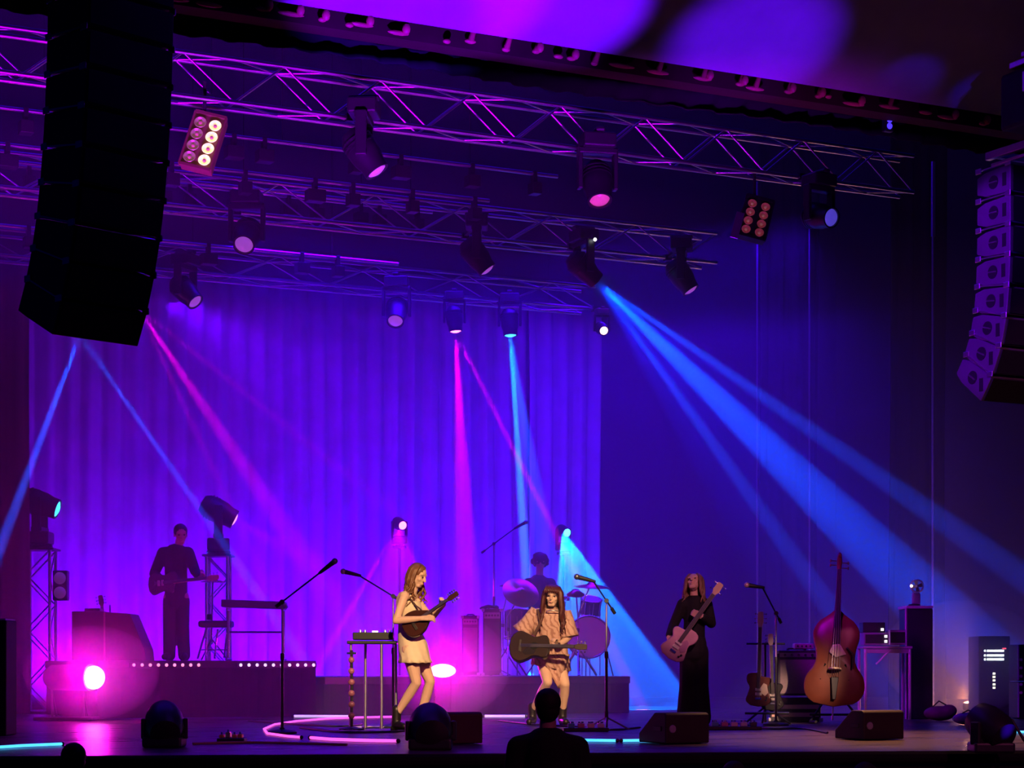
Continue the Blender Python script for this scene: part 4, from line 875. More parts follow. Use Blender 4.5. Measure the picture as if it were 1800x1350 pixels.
lit(m, (560, 1000), 9, (.3, 0, 1), 3000)
for px, py, lm, lab, lab2 in ((702, 921, LP, 'black pipe stand behind the mandolin player', 'moving head light with a pink glow above the mandolin player'), (990, 934, lens_mat('lens_cyan_hot', (.05, .8, 1), 9), 'black pipe stand hidden in the blue cone behind the singer', 'moving head light at the tip of the bright blue cone')):
    p = PY(px, py, 28.25); L = Loc(px, p.dot(FW), 0.0)
    T = L.thing('light_stand', lab, 'stand'); hz_ = p.z-.59*.62
    MB().tube([(0, .1, 0.02), (0, .1, hz_)], .02, 8).build('pole', hull, T); MB().lathe([(.22, 0), (.22, .02), (.03, .04)], (0, .1, 0), n=18).build('base', hull, T); MB().box((0, .05, hz_+.01), (.2, .3, .03)).build('top_plate', hull, T)
    mover(p, p + V((0, -1, -.25)), lab2, lm, False, .62)

# ------------------------------------------------------------------ bright magenta floor lamps that face the house
hot = M('lamp_hot_magenta', (1, .40, .85), .3, emit=7, var=.04); 
def washlamp(px, py, t, rx, ry, label, power, cyl=True, to=None):
    L = Loc(px, t); z = L(px, py).z; T = L.thing('floor_lamp', label, 'stage light'); ax = V((.25, -1, .02)) if cyl else V((0, -1, 0))
    if cyl:
        MB().lathe([(ry*.7, -.62), (ry*1.05, -.55), (ry*1.1, -.1), (ry*1.15, 0), (ry*.95, .0), (ry*.9, -.04)], (0, 0, z), V((.93, -.37, 0)), 24).build('housing', M('lamp_can_grey', (.25, .2, .25), .35, .6), T, smooth=40)
        MB().ball(V((.04, -.03, z)), (ry*.92, ry*.92, ry*.98), 18, 12).build('lens', hot, T, smooth=180)
        for x in (-.5, -.12): MB().tube([(x, .1, z-ry*1.0), (x, .15, 0.01)], .016, 8).tube([(x, .1, z-ry*1.05), (x, .4, 0.01)], .016, 8).build('leg', chrome, T)
        MB().box((-.32, .12, .03), (.7, .5, .04)).build('base', hull, T, bevel=.01)
    else:
        MB().box((0, .08, z), (rx*2.2, .14, ry*2.3)).build('housing', hull, T, bevel=.02)
        m = MB(); m.prism([(rx*cos(a)*(.86+.14*abs(cos(a))), ry*sin(a)) for a in [2*pi*i/28 for i in range(28)]], (0, -.012, z), (1, 0, 0), (0, 0, 1), (0, .03, 0)); m.build('lens', hot, T, smooth=60)
        for x in (-.1, .1): MB().tube([(x, .08, z-ry*1.1), (x, .1, .01)], .014, 8).build('leg', hull, T)
    sp = spot('lamp_light', (0.10, -.22, z), (.10, -1.2, z+.12), 34, (1, 0, .62), power*.25, blend=1, r=.05); sp.parent = T
    pl = bpy.data.lights.new('lamp_glow', 'POINT'); pl.energy = power*.11; pl.color = (1, 0, .75); pl.shadow_soft_size = .06
    o = bpy.data.objects.new('lamp_glow', pl); COL.objects.link(o); o.parent = T; o.location = (0.05, -.3, z+.05)
    global puff
    if 'puff' not in globals():
        puff = hz.copy(); puff.name = 'lamp_halo_smoke'; puff.node_tree.nodes[vs_.name].inputs['Density'].default_value = .17
    c = L.world(V((.06, -.25, z+.06))); o = MB().ball((0, 0, 0), .80, 32, 18).build('lamp_halo_smoke', puff); o.location = c  # dense smoke ball added so that the lamp shows a halo
    o.scale.z = min(1, (c.z-.02)/.80); tag(o, f'smoke ball added for the halo around {label}', 'smoke', kind='stuff')
    return T
washlamp(160, 1191, 24.0, .12, .145, 'glaring magenta lamp on the floor in front of the tall riser', 900)
washlamp(778, 1179, 25.0, .165, .085, 'glaring flat magenta lamp on the floor right of the mandolin player', 900, False)

# ------------------------------------------------------------------ amplifiers on the drum riser
grillec = M('amp_grille', (.06, .05, .06), .8, scale=80); cornerm = M('case_corner', (.6, .6, .62), .3, 1.0)
def amp(px0, px1, py0, py1, t, base, dep, label, name='amplifier', mat=case_b, face=grillec, panel=True, feet=True):
    L = Loc((px0+px1)/2, t, base); T = L.thing(name, label, 'amplifier' if 'amp' in name else 'case'); a, b_ = L(px0, py1), L(px1, py0); w = b_.x-a.x; h = b_.z
    MB().box((0, dep/2, h/2+.01), (w, dep, h-.02)).build('cabinet', mat, T, bevel=.015)
    MB().box((0, -.004, h*.44), (w*.86, .014, h*.72)).build('front', face, T, bevel=.004)
    if panel:
        p_ = MB().box((0, -.006, h*.90), (w*.88, .014, h*.09)).build('control_panel', M('amp_panel', (.3, .28, .3), .35, .6), T)
        for i in range(5): MB().lathe([(.016, 0), (.013, -.02)], (-w*.32+i*w*.16, -.014, h*.90), (0, 1, 0), 10).build('knob', hull, p_)
    m = MB().box((0, dep/2, h+.02), (w*.4, .03, .02)); [m.box((e*w*.2, dep/2, h+.005), (.03, .035, .03)) for e in (-1, 1)]; m.build('handle', hull, T)
    for x in (-w/2, w/2):
        for z in (.03, h-.02): MB().box((x, 0, z), (.045, .045, .045)).build('corner', cornerm, T, bevel=.01)
    return L, T, w, h
amp(812, 841, 1082, 1152, 27.6, DZ, .5, 'grey faced amplifier standing left on the drum riser', face=M('amp_grille_grey', (.20, .18, .2), .8, scale=80))
amp(849, 881, 1070, 1150, 27.6, DZ, .5, 'taller black amplifier beside the grey faced one on the drum riser')
L = Loc(845, 27.9, DZ+.79); tag(MB().tube([(cos(a)*.12*(1+.2*sin(3*a)), sin(a)*.12, .03+.02*sin(2*a)) for a in [2*pi*i/40*1.9 for i in range(40)]], .014, 6).build('cable_coil', blackp), 'loose coil of black cable lying on top of the taller black amplifier', 'cable').location = Loc(862, 27.9, PT(862, 1070, 27.9).z-.01).o

# ------------------------------------------------------------------ drum kit
shell = M('drum_shell_blue', (.02, .035, .12), .25, spec=.6, var=.3); skin_w = M('drum_head', (.75, .78, .82), .5, var=.06); bronze = M('bronze', (.6, .4, .15), .3, 1.0)
def drum(px, py, t, r, dep, ax, label, name, legs=True, base=DZ):
    L = Loc(px, t, base); T = L.thing(name, label, 'drum'); c = L(px, py); ax = V(ax).normalized()
    MB().lathe([(r, -dep/2), (r, dep/2)], c, ax, 32).build('shell', shell, T, smooth=40)
    for e in (-1, 1):
        MB().lathe([(r*.98, e*dep*.5), (r*.98, e*(dep*.5+.006))], c, ax, 32).build('drum_head', skin_w, T, smooth=40)
        MB().tube([c+ax*(e*dep*.5) + (ax.orthogonal().normalized()*cos(q)+ax.cross(ax.orthogonal().normalized())*sin(q))*r*1.03 for q in [2*pi*i/32 for i in range(32)]], .014, 7, closed=True).build('hoop', chrome, T, smooth=60)
    x = ax.orthogonal().normalized(); y = ax.cross(x)
    for i in range(8):
        d = x*cos(i*pi/4+.2)+y*sin(i*pi/4+.2); MB().tube([c+d*(r*1.03)-ax*dep*.42, c+d*(r*1.03)+ax*dep*.42], .008, 6).build('lug', chrome, T)
    if legs:
        for a in (.4, 2.5, 4.6): q = c+V((cos(a)*r*1.02, sin(a)*r*1.02, 0)); MB().tube([V((q.x, q.y, c.z+dep*.3)), V((q.x, q.y, .005))] if abs(ax.z) > .5 else [c+V((cos(a)*r*.9, -dep*.3, -r*.4)), V((c.x+cos(a)*r*1.3, -dep*.4, .005))], .009, 7).build('leg', chrome, T)
    return T
drum(1034, 1120, 28.5, .29, .42, (0, 1, 0), 'blue bass drum standing behind the singer, right of her', 'bass_drum')
drum(912, 1098, 28.5, .20, .38, (0, .12, 1), 'blue floor tom left of the singer', 'floor_tom')
drum(974, 1068, 28.7, .155, .16, (0, -.2, 1), 'shallow snare drum in front of the drummer', 'snare_drum')
drum(1038, 1066, 29.3, .15, .22, (.1, -.35, 1), 'small blue tom lit by the cone right of the singer', 'rack_tom')
def cymbal(px, py, t, r, ax, label, foot_px=None, base=DZ):
    L = Loc(foot_px or px, t, base); T = L.thing('cymbal_stand', label, 'cymbal'); c = L(px, py); ax = V(ax).normalized()
    MB().lathe([(.012, .05), (.05, .035), (.07, .012), (r, -.03), (r, -.026), (.07, .018), (.05, .042)], c, ax, 36).build('cymbal', bronze, T, smooth=60)
    MB().tube([(0, 0, .3), (0, 0, c.z*.7), c+ax*.06], .012, 8).build('pole', chrome, T, smooth=60)
    for a in (.5, 2.6, 4.7): MB().tube([(0, 0, .42), (.3*cos(a), .3*sin(a), .012)], .012, 7).build('leg', chrome, T)
    MB().lathe([(.022, -.02), (.022, .03)], (0, 0, c.z*.55), n=10).build('clutch', hull, T); return T
cymbal(916, 1040, 28.3, .27, (.25, -.75, .62), 'large cymbal tipped toward the audience left of the singer', 893)
cymbal(897, 1028, 29.6, .17, (.05, -.1, 1), 'small flat cymbal at the left end of the drum kit', 884)
cymbal(1012, 1042, 28.1, .13, (0, -.35, 1), 'small bright cymbal in the blue cone beside the singer', 1016)
cymbal(1040, 1029, 28.9, .26, (.05, -.12, 1), 'thin flat cymbal seen edge on at the right of the kit', 1018)
L = Loc(948, 29.8, DZ); T = L.thing('drum_stool', 'round black stool under the drummer', 'stool'); z = L(0, 1100).z; MB().lathe([(.17, -.07), (.18, -.03), (.17, 0)], (0, .06, z), n=24).build('seat', case_b, T, smooth=50); MB().tube([(0, .06, .2), (0, .06, z-.06)], .016, 8).build('post', chrome, T)
for a in (.5, 2.6, 4.7): MB().tube([(0, .06, .3), (.22*cos(a), .06+.22*sin(a), .012)], .012, 7).build('leg', chrome, T)

# ------------------------------------------------------------------ small table with gear behind the mandolin player
L = Loc(655, 20.9); T = L.thing('small_table', 'narrow black gear table on thin legs behind the mandolin player', 'table'); z = L(0, 1126).z
MB().box((0, .05, z-.02), (.52, .40, .035)).build('table_top', case_b, T, bevel=.008)
for x, y in ((-.22, -.1), (-.09, .2), (.10, -.12), (.23, .2)): MB().tube([(x, y, z-.03), (x*1.02, y, .01)], .016, 8).build('leg', steel, T, smooth=60)
L2 = Loc(660, 20.85, z); G = L2.thing('effects_box', 'flat black effects box with a white light on the gear table', 'effects unit'); MB().box((-.02, 0, .045), (.42, .26, .08)).build('case', hull, G, bevel=.01); MB().box((.0, -.06, .09), (.06, .03, .02)).build('display', M('display_white', (.9, .8, 1), .3, emit=2.5), G)
for x in (-.16, -.11, .1, .15): MB().lathe([(.016, 0), (.013, .025)], (x, .02, .085), n=10).build('knob', steel, G)
L = Loc(618, 20.6); T = L.thing('rattle_stand', 'slim black stand with a column of small round shakers left of the gear table', 'stand'); z = L(0, 1143).z
MB().tube([(0, 0, .02), (0, 0, z)], .016, 8).build('pole', hull, T); MB().lathe([(.13, 0), (.13, .02), (.03, .04)], (0, 0, 0), n=20).build('base', hull, T)
for i in range(6): MB().ball((.0, -.012, z-.10-.115*i), (.036, .03, .034), 12, 8).build('shaker', M('shaker_rose', (.35, .12, .18), .3, spec=.6), T, smooth=180)
MB().tube([(-.05, 0, z-.03), (.05, 0, z-.03)], .012, 7).build('crossbar', hull, T)

# ------------------------------------------------------------------ the two stood guitars and the mic area at the right
mp = M('maple_bright', (.85, .66, .52), .3, spec=.5)
L = Loc(1336, 22.4); T = L.thing('electric_guitar', 'dark guitar with a bright headstock standing upright, left one of two', 'instrument')
stringed(T, L(1334, 1212, 0), V((.03, .02, 1)), V((-.25, -1, .1)), .92, outline(ELEC_U, ELEC_L), M('tobacco_lacquer', (.16, .05, .04), .25, spec=.7, var=.5), None, .56, .18, mp, .045, 0, electric=True, pick=M('pickguard_cream', (.8, .66, .5), .3), tunm=M('tuner_bright', (.95, .85, .7), .2, .9))
L = Loc(1356, 22.6); T = L.thing('electric_guitar', 'black guitar with a slim pale neck standing upright, right one of two', 'instrument')
stringed(T, L(1357, 1222, 0), V((-.03, .02, 1)), V((.1, -1, .1)), .85, outline(ELEC_U, ELEC_L), M('black_gloss', (.015, .012, .014), .2, spec=.7), None, .46, .15, mp, .045, 0, electric=True)
L = Loc(1346, 22.7); T = L.thing('guitar_stand', 'black double stand holding the two upright guitars', 'stand')
MB().tube([(0, .06, .02), (0, .06, .92)], .014, 8).build('post', hull, T); MB().tube([(-.22, .0, .92), (.22, .0, .92)], .012, 8).build('top_bar', hull, T); MB().tube([(-.25, -.10, .13), (.25, -.10, .13)], .014, 8).build('rest', hull, T)
for x in (-.26, .26): MB().tube([(0, .06, .2), (x, -.16, .012)], .013, 8).build('leg', hull, T)
MB().tube([(0, .06, .2), (0, .3, .012)], .013, 8).build('leg', hull, T)

# amplifier on a white striped case
L = Loc(1398, 23.6); t = 23.6; T = L.thing('road_case', 'low black road case with two white stripes under the grey amplifier', 'case'); h = L(0, 1226).z; w = L(1442, 0).x-L(1352, 0).x
MB().box((0, .3, h/2), (w, .6, h-.01)).build('body', case_b, T, bevel=.012)
for z in (.30, .62): MB().box((.0, -.006, h*z), (w*.92, .014, h*.17)).build('stripe', M('white_stripe', (.9, .62, .42), .6, var=.05), T)
for x in (-w/2, w/2):
    for z in (.03, h-.03): MB().box((x, 0, z), (.05, .05, .05)).build('corner', cornerm, T, bevel=.012)
L, T, w, h2 = amp(1366, 1441, 1143, 1226, 23.7, h, .36, 'grey fronted amplifier on the white striped case behind the upright bass', face=M('amp_cloth_taupe', (.34, .26, .27), .85, scale=70))
L = Loc(1414, 23.75, h+h2); T = L.thing('small_amplifier', 'small pale amplifier top lying on the grey fronted amplifier', 'amplifier'); MB().box((0, .1, .05), (.23, .2, .065)).build('case', M('pale_metal', (.6, .5, .52), .4, .5, var=.5, scale=18), T, bevel=.01)
for i in range(4): MB().lathe([(.012, 0), (.010, -.015)], (-.08+.05*i, -.002, .05), (0, 1, 0), 10).build('knob', hull, T)

# ------------------------------------------------------------------ upright bass
BASSO = [(-.56, .002), (-.55, .17), (-.47, .29), (-.36, .335), (-.22, .315), (-.10, .235), (-.02, .215), (.08, .225), (.20, .255), (.30, .25), (.40, .19), (.48, .08), (.52, .035)]
L = Loc(1468, 22.8); T = L.thing('upright_bass', 'reddish brown upright bass standing alone in front of the grey amplifier', 'instrument')
wr = M('bass_varnish', (.15, .03, .02), .3, spec=.5, var=.45, scale=4); o = L(1468, 1156, 0)
ux = V((.06, .10, 1)).normalized(); uz = V((-.12, -1, .1)); uz = (uz-ux*uz.dot(ux)).normalized(); uy = uz.cross(ux); A = lambda x, y, z=0: o+ux*x+uy*y+uz*z
OB = outline(BASSO)
b = MB().prism(OB, A(0, 0, -.10), ux, uy, uz*.20).build('body', wr, T, bevel=.02)
m = MB(); rs = []
for k_, z in ((1.02, .0), (.985, .016), (.85, .034), (.55, .050), (.2, .056)): rs.append([A(x*k_, y*k_, .10+z) for x, y in OB])
m.rings(rs); m.build('top', M('bass_top', (.20, .055, .03), .35, spec=.4, var=.5, scale=4), b, smooth=60)
MB().tube([A(.45, 0, .10), A(.75, 0, .085), A(1.0, 0, .07)], [.035, .028, .024], 10).build('neck', wr, T, smooth=60)
MB().prism([(.10, -.045), (1.0, -.024), (1.0, .024), (.10, .045)], A(0, 0, .165), ux, uy, uz*.015).build('fingerboard', M('ebony', (.012, .010, .010), .35), T, bevel=.004)
h = MB().tube([A(1.0, 0, .07), A(1.10, 0, .05), A(1.16, 0, .03), A(1.185, 0, .06), A(1.165, 0, .085)], [.026, .032, .026, .024, .016], 10).build('scroll', wr, T, smooth=60)
for x, e in ((1.03, -1), (1.09, -1), (1.06, 1), (1.11, 1)): MB().tube([A(x, 0, .05), A(x, e*.09, .05)], .007, 6).ball(A(x, e*.10, .05), (.012, .02, .02), 8, 6).build('tuning_key', M('brass', (.6, .42, .2), .3, 1.0), h)
MB().prism([(-.075, 0), (-.06, .12), (-.02, .16), (.02, .16), (.06, .12), (.075, 0), (.04, 0), (.025, .05), (-.025, .05), (-.04, 0)], A(-.16, 0, .15), uy, uz, ux*.018).build('bridge', M('maple_pale', (.85, .66, .42), .5), T)
MB().prism([(-.50, -.02), (-.24, -.045), (-.24, .045), (-.50, .02)], A(0, 0, .175), ux, uy, uz*.02).build('tailpiece', M('ebony', (.012, .010, .010), .35), T, bevel=.006)
m = MB(); [m.tube([A(-.25, y, .198), A(-.155, y*1.3, .315), A(1.0, y*.6, .185)], .0025, 5) for y in (-.033, -.011, .011, .033)]; m.build('strings', steel, T)
for e in (-1, 1): MB().tube([A(-.09, e*.11, .15), A(-.12, e*.125, .147), A(-.18, e*.135, .143), A(-.24, e*.145, .14), A(-.27, e*.16, .138)], [.014, .007, .006, .007, .014], 7).build('f_hole', M('hole_black', (.004, .004, .004), .9), T)
MB().tube([A(-.55, 0, 0), A(-.72, 0, 0)], .010, 8).build('end_pin', steel, T)
MB().prism([(.02, -.10), (.14, -.02), (.13, .06), (.04, .10), (-.02, .02)], A(.0, -.02, .16), ux, uy, uz*.025).build('towel', M('towel_cream', (.85, .68, .5), .9, bump=.3), T, bevel=.01)
m = MB().tube([A(.10, -.12, .17), A(.02, -.20, .19), A(-.14, -.19, .18)], .012, 7).build('pickup_cable', hull, T)
L = Loc(1470, 23.1); T = L.thing('instrument_stand', 'low black stand behind the upright bass', 'stand')
for x in (-.3, .3): MB().tube([(x, .02, .02), (0, .22, .42)], .014, 8).build('leg', hull, T); MB().tube([(x, .02, .02), (x, -.42, .03)], .016, 8).build('foot', hull, T)
MB().tube([(-.3, .05, .10), (.3, .05, .10)], .014, 8).build('rest', hull, T)

# ------------------------------------------------------------------ work table and rack in the right wing
L = Loc(1554, 24.4); T = L.thing('work_table', 'side table with white metal legs beside the tall black rack', 'table'); z = L(0, 1136).z
MB().box((.02, .1, z-.015), (.60, .5, .03)).build('table_top', M('table_violet_grey', (.5, .42, .5), .45), T, bevel=.005)
for x, y in ((-.25, -.12), (.29, -.12), (-.25, .32), (.29, .32)): MB().tube([(x, y, z-.03), (x, y, .01)], .018, 8).build('leg', M('white_metal', (.8, .78, .8), .4), T, smooth=60)
MB().tube([(-.12, -.12, z-.22), (.06, -.12, z-.04)], .012, 7).build('brace', M('white_metal', (.8, .78, .8), .4), T); MB().box((.02, -.12, z-.06), (.56, .02, .05)).build('apron', M('table_violet_grey', (.5, .42, .5), .45), T)
def unit(px0, px1, py0, py1, t, dep, label, mat, leds=0, name='rack_unit', ledm=None):
    zb_ = PT(900, py1, t).z; L = Loc((px0+px1)/2, t, zb_); T = L.thing(name, label, 'audio gear'); w = (px1-px0)/L.s; h = (py1-py0)/L.s
    MB().box((0, dep/2, h/2), (w, dep, h)).build('case', mat, T, bevel=.008); MB().box((0, -.003, h/2), (w*.9, .01, h*.7)).build('front_panel', M('panel_dark', (.02, .018, .022), .5), T)
    for i in range(leds): MB().box((w*.36, -.012, h*(.3+.4*i)), (.03, .014, .03)).build('lamp', ledm or M('lamp_pale_pink', (1, .75, .9), .3, emit=4), T)
    return T
vb = M('box_violet_lit', (.55, .30, .6), .5)  # violet light on the box is put into its colour
unit(1519, 1563, 1112, 1134, 24.35, .3, 'wide lower audio unit with two pale lamps on the side table', M('case_violet', (.30, .2, .34), .45), 2)
unit(1517, 1556, 1094, 1112, 24.4, .28, 'dark audio unit stacked on the wide one', case_b, 1)
unit(1564, 1592, 1107, 1134, 24.3, .2, 'plain box with violet light in its colour at the right end of the side table', vb, 0, 'storage_box')
L = Loc(1617, 25.0); T = L.thing('equipment_rack', 'tall black equipment rack with a brightly lit top edge in the right wing', 'rack'); h = L(0, 1070).z; w = 46/L.s
MB().box((0, .25, h/2), (w, .5, h)).build('cabinet', case_b, T, bevel=.012)
MB().box((-.01, .24, h+.02), (w*1.02, .56, .035)).build('top_board', M('white_board', (.9, .82, .86), .45), T, bevel=.006)
MB().tube([(-w/2-.012, -.01, .0), (-w/2-.012, -.01, h)], .013, 8).build('edge_strip', M('white_metal', (.8, .78, .8), .4), T)
for i in range(3): MB().box((0, -.006, h*(.25+.25*i)), (w*.85, .012, h*.18)).build('panel', M('panel_dark', (.02, .018, .022), .5), T)
L = Loc(1607, 25.1, h+.038); T = L.thing('desk_fan', 'small round headed desk fan on top of the tall black rack', 'fan'); 
MB().lathe([(.075, 0), (.07, .02), (.02, .03)], (0, 0, 0), n=20).build('base', case_b, T, smooth=40); MB().tube([(0, .02, .02), (0, .03, .17)], .02, 8).build('post', vb, T); MB().box((.03, .03, .09), (.10, .09, .15)).build('motor_box', vb, T, bevel=.02)
c = V((.03, -.02, .25)); 
for q, r in ((-.03, .075), (0, .085), (.03, .075)): MB().tube([c+V((r*cos(a), q, r*sin(a))) for a in [2*pi*i/24 for i in range(24)]], .005, 6, closed=True).build('guard', vb, T, smooth=60)
for i in range(4): a = i*pi/2+.3; MB().prism([(0, -.012), (.068, -.035), (.072, .02), (0, .012)], c, V((cos(a), .1, sin(a))), V((-sin(a), .3, cos(a))), (0, .004, 0)).build('blade', M('fan_blade', (.4, .2, .25), .4), T)
MB().ball(c, .02, 10, 6).build('hub', vb, T); MB().ball(c+V((-.075, -.03, .0)), .018, 10, 6).build('lamp', M('lamp_pale_pink', (1, .75, .9), .3, emit=4), T)
L = Loc(1748, 26.5); T = L.thing('dimmer_rack', 'dark rack with white level lamps at the far right', 'rack'); w = .42; h = L(0, 1118).z
MB().box((0, .3, h/2), (w, .6, h)).build('cabinet', case_b, T, bevel=.012)
wl = M('lamp_cool_white', (.75, .9, 1), .3, emit=5, var=.05); rl = M('lamp_red', (1, .05, .1), .3, emit=2.5); yl = M('lamp_warm_white', (1, .9, .6), .3, emit=2.2)
for r_, py in enumerate((1144, 1152, 1159)):
    z = L(0, py).z
    for px, ww in ((1731, .02), (1738, .05), (1744, .04), (1754, .10), (1761, .05)): MB().box(V((L(px, 0).x, -.006, z)), (ww, .014, .026)).build('lamp', wl, T)
MB().box((L(1765, 0).x, -.006, L(0, 1140).z), (.05, .012, .015)).build('lamp', rl, T)
for py in (1184, 1190, 1196, 1203, 1209): MB().box((L(1747, 0).x, -.006, L(0, py).z), (.034, .014, .026)).build('lamp', yl, T)
for i in range(4): MB().box((0, -.003, h*(.14+.24*i)), (w*.92, .01, h*.2)).build('panel', M('panel_dark', (.02, .018, .022), .5), T)
L = Loc(1806, 25.0); T = L.thing('speaker_stack', 'violet edged speaker stack cut by the right picture edge', 'speaker'); h = L(0, 1132).z
for i in range(2): 
    c = MB().box((.06, .25, h*(.25+.5*i)), (.34, .5, h*.49)).build('cabinet', case_b, T, bevel=.015)
    MB().box((-.112, -.0, h*(.25+.5*i)), (.015, .02, h*.46)).build('edge_strip', M('violet_strip', (.5, .3, .7), .4), c)
for i in range(5): MB().lathe([(.02, 0), (.016, -.012)], (-.08, -.002, h*(.35+.11*i)), (0, 1, 0), 12).build('knob', M('white_metal', (.8, .78, .8), .4), T)
L = Loc(1652, 24.2); T = L.thing('gear_bag', 'small soft bag catching pink light at the foot of the tall rack', 'bag'); MB().ball((.0, 0, .09), (.20, .13, .09), 18, 10).ball((.10, -.05, .12), (.10, .09, .08), 14, 8).build('bag', M('bag_rose', (.12, .06, .10), .7, bump=.3), T, remesh=.012); MB().tube([(-.1, -.02, .16), (-.02, -.05, .24), (.07, -.04, .19)], .010, 7).build('strap', hull, T)
L = Loc(1700, 22.5); T = L.thing('gear_bag', 'soft bag with pink light in its colour, lying on the boards in the amber light at the right', 'bag'); MB().ball((.0, 0, .07), (.17, .12, .07), 18, 10).ball((.09, .03, .10), (.08, .08, .07), 14, 8).build('bag', M('bag_pink_lit', (.5, .32, .5), .7, bump=.3), T, remesh=.012); MB().tube([(-.08, -.02, .12), (0, -.05, .17), (.06, -.04, .14)], .009, 7).build('strap', hull, T)  # pink stage light is put into the bag's colour

# ------------------------------------------------------------------ wedges on the lip, footlights
def wedge(px0, px1, t, h, dep, label, mat, side_mark=True, rz=0.0):
    c = PT((px0+px1)/2, 1300, t); w = (px1-px0)/(F/t)/cos(PHI)*.93; T = thing('stage_wedge_speaker', label, 'speaker', (c.x, c.y, 0), rz)
    prof = [(0, 0), (0, h*.93), (.03, h), (dep*.42, h), (dep, h*.30), (dep, 0)]
    MB().prism(prof, (-w/2, 0, 0.006), (0, 1, 0), (0, 0, 1), (w, 0, 0)).build('cabinet', mat, T, bevel=.012)
    MB().prism([(dep*.45, h*.955), (dep*.97, h*.32), (dep*.985, h*.34), (dep*.465, h*.975)], (-w*.45, .0, .008), (0, 1, 0), (0, 0, 1), (w*.9, 0, 0)).build('grille', grl, T)
    MB().lathe([(.035, 0), (.030, -.006)], (-w*.44+.04, -.001, h*.5), (0, 1, 0), 14).build('socket_plate', M('socket_grey', (.45, .4, .42), .4, .5), T)
    for e in (-1, 1): MB().box((e*(w/2+.002), dep*.3, h*.5), (.008, .12, .04)).build('handle', blackp, T, bevel=.003)
    return T
wm = M('wedge_wine_black', (.055, .022, .022), .6, spec=.3); wm2 = M('wedge_black', (.028, .014, .018), .6, spec=.3)
wedge(752, 852, 16.9, .268, .42, 'dark monitor wedge behind the black footlight, left one of three', wm)
wedge(1166, 1252, 17.0, .262, .46, 'dark monitor wedge at the bottom corner of the blue cone', wm2)
wedge(1512, 1596, 17.9, .262, .44, 'dark monitor wedge on the lip in front of the upright bass', wm2)
def footlight(px, t, py_top, py_bot, k, d, label, cablep=None):
    L = Loc(px, t); zt_ = L(0, py_top).z; T = L.thing('footlight', label, 'stage light'); z = zt_-.17*k; d = V(d).normalized(); s = d.cross(V((0, 0, 1))).normalized()
    MB().box((0, 0, .045*k), (.34*k, .30*k, .09*k)).build('base', hull, T, bevel=.02*k)
    m = MB()
    for e in (-1, 1): m.bar(s*(e*.18*k)+V((0, 0, .07*k)), s*(e*.18*k)+V((0, 0, z+.05*k)), .10*k, .04*k, up=s)
    m.bar(s*(-.19*k)+V((0, 0, .10*k)), s*(.19*k)+V((0, 0, .10*k)), .10*k, .04*k); m.build('yoke', hull, T, bevel=.012*k)
    MB().lathe([(.06*k, -.19*k), (.13*k, -.17*k), (.165*k, -.08*k), (.165*k, .08*k), (.14*k, .17*k), (.12*k, .175*k)], (0, 0, z), d, 24).build('head', hull, T, smooth=40)
    MB().lathe([(.12*k, .17*k), (.08*k, .19*k), (.001, .195*k)], (0, 0, z), d, 24).build('lens', M('lens_dark_glass', (.02, .02, .03), .12, spec=.8), T, smooth=60)
    if cablep: MB().tube(cablep, .012, 7).build('cable', blackp, T)
    return T
footlight(757, 15.9, 1240, 1320, 1.02, (-.1, .9, .35), 'round black footlight in front of the mandolin player, dark against the wedge')
footlight(289, 16.4, 1238, 1312, .95, (-.2, .9, .5), 'black footlight at the front left, dark before the tall riser')
footlight(1742, 15.3, 1243, 1318, .92, (-.45, .7, .45), 'tilted black footlight with a looped cable at the far right', [(.05, .05, .30), (.16, .0, .25), (.24, -.05, .10), (.30, -.1, .013), (.42, -.1, .013)])
L = Loc(0, 19.0); T = L.thing('side_speaker', 'dark speaker cut by the left picture edge at stage level', 'speaker'); h = L(0, 1090).z; MB().box((-.17, .2, h/2), (.46, .4, h)).build('cabinet', spk, T, bevel=.012); MB().box((-.17, -.004, h/2), (.42, .012, h*.92)).build('grille', grl, T); MB().box((-.17, .2, h+.008), (.44, .38, .015)).build('top_plate', M('pale_plate', (.6, .6, .7), .4), T)

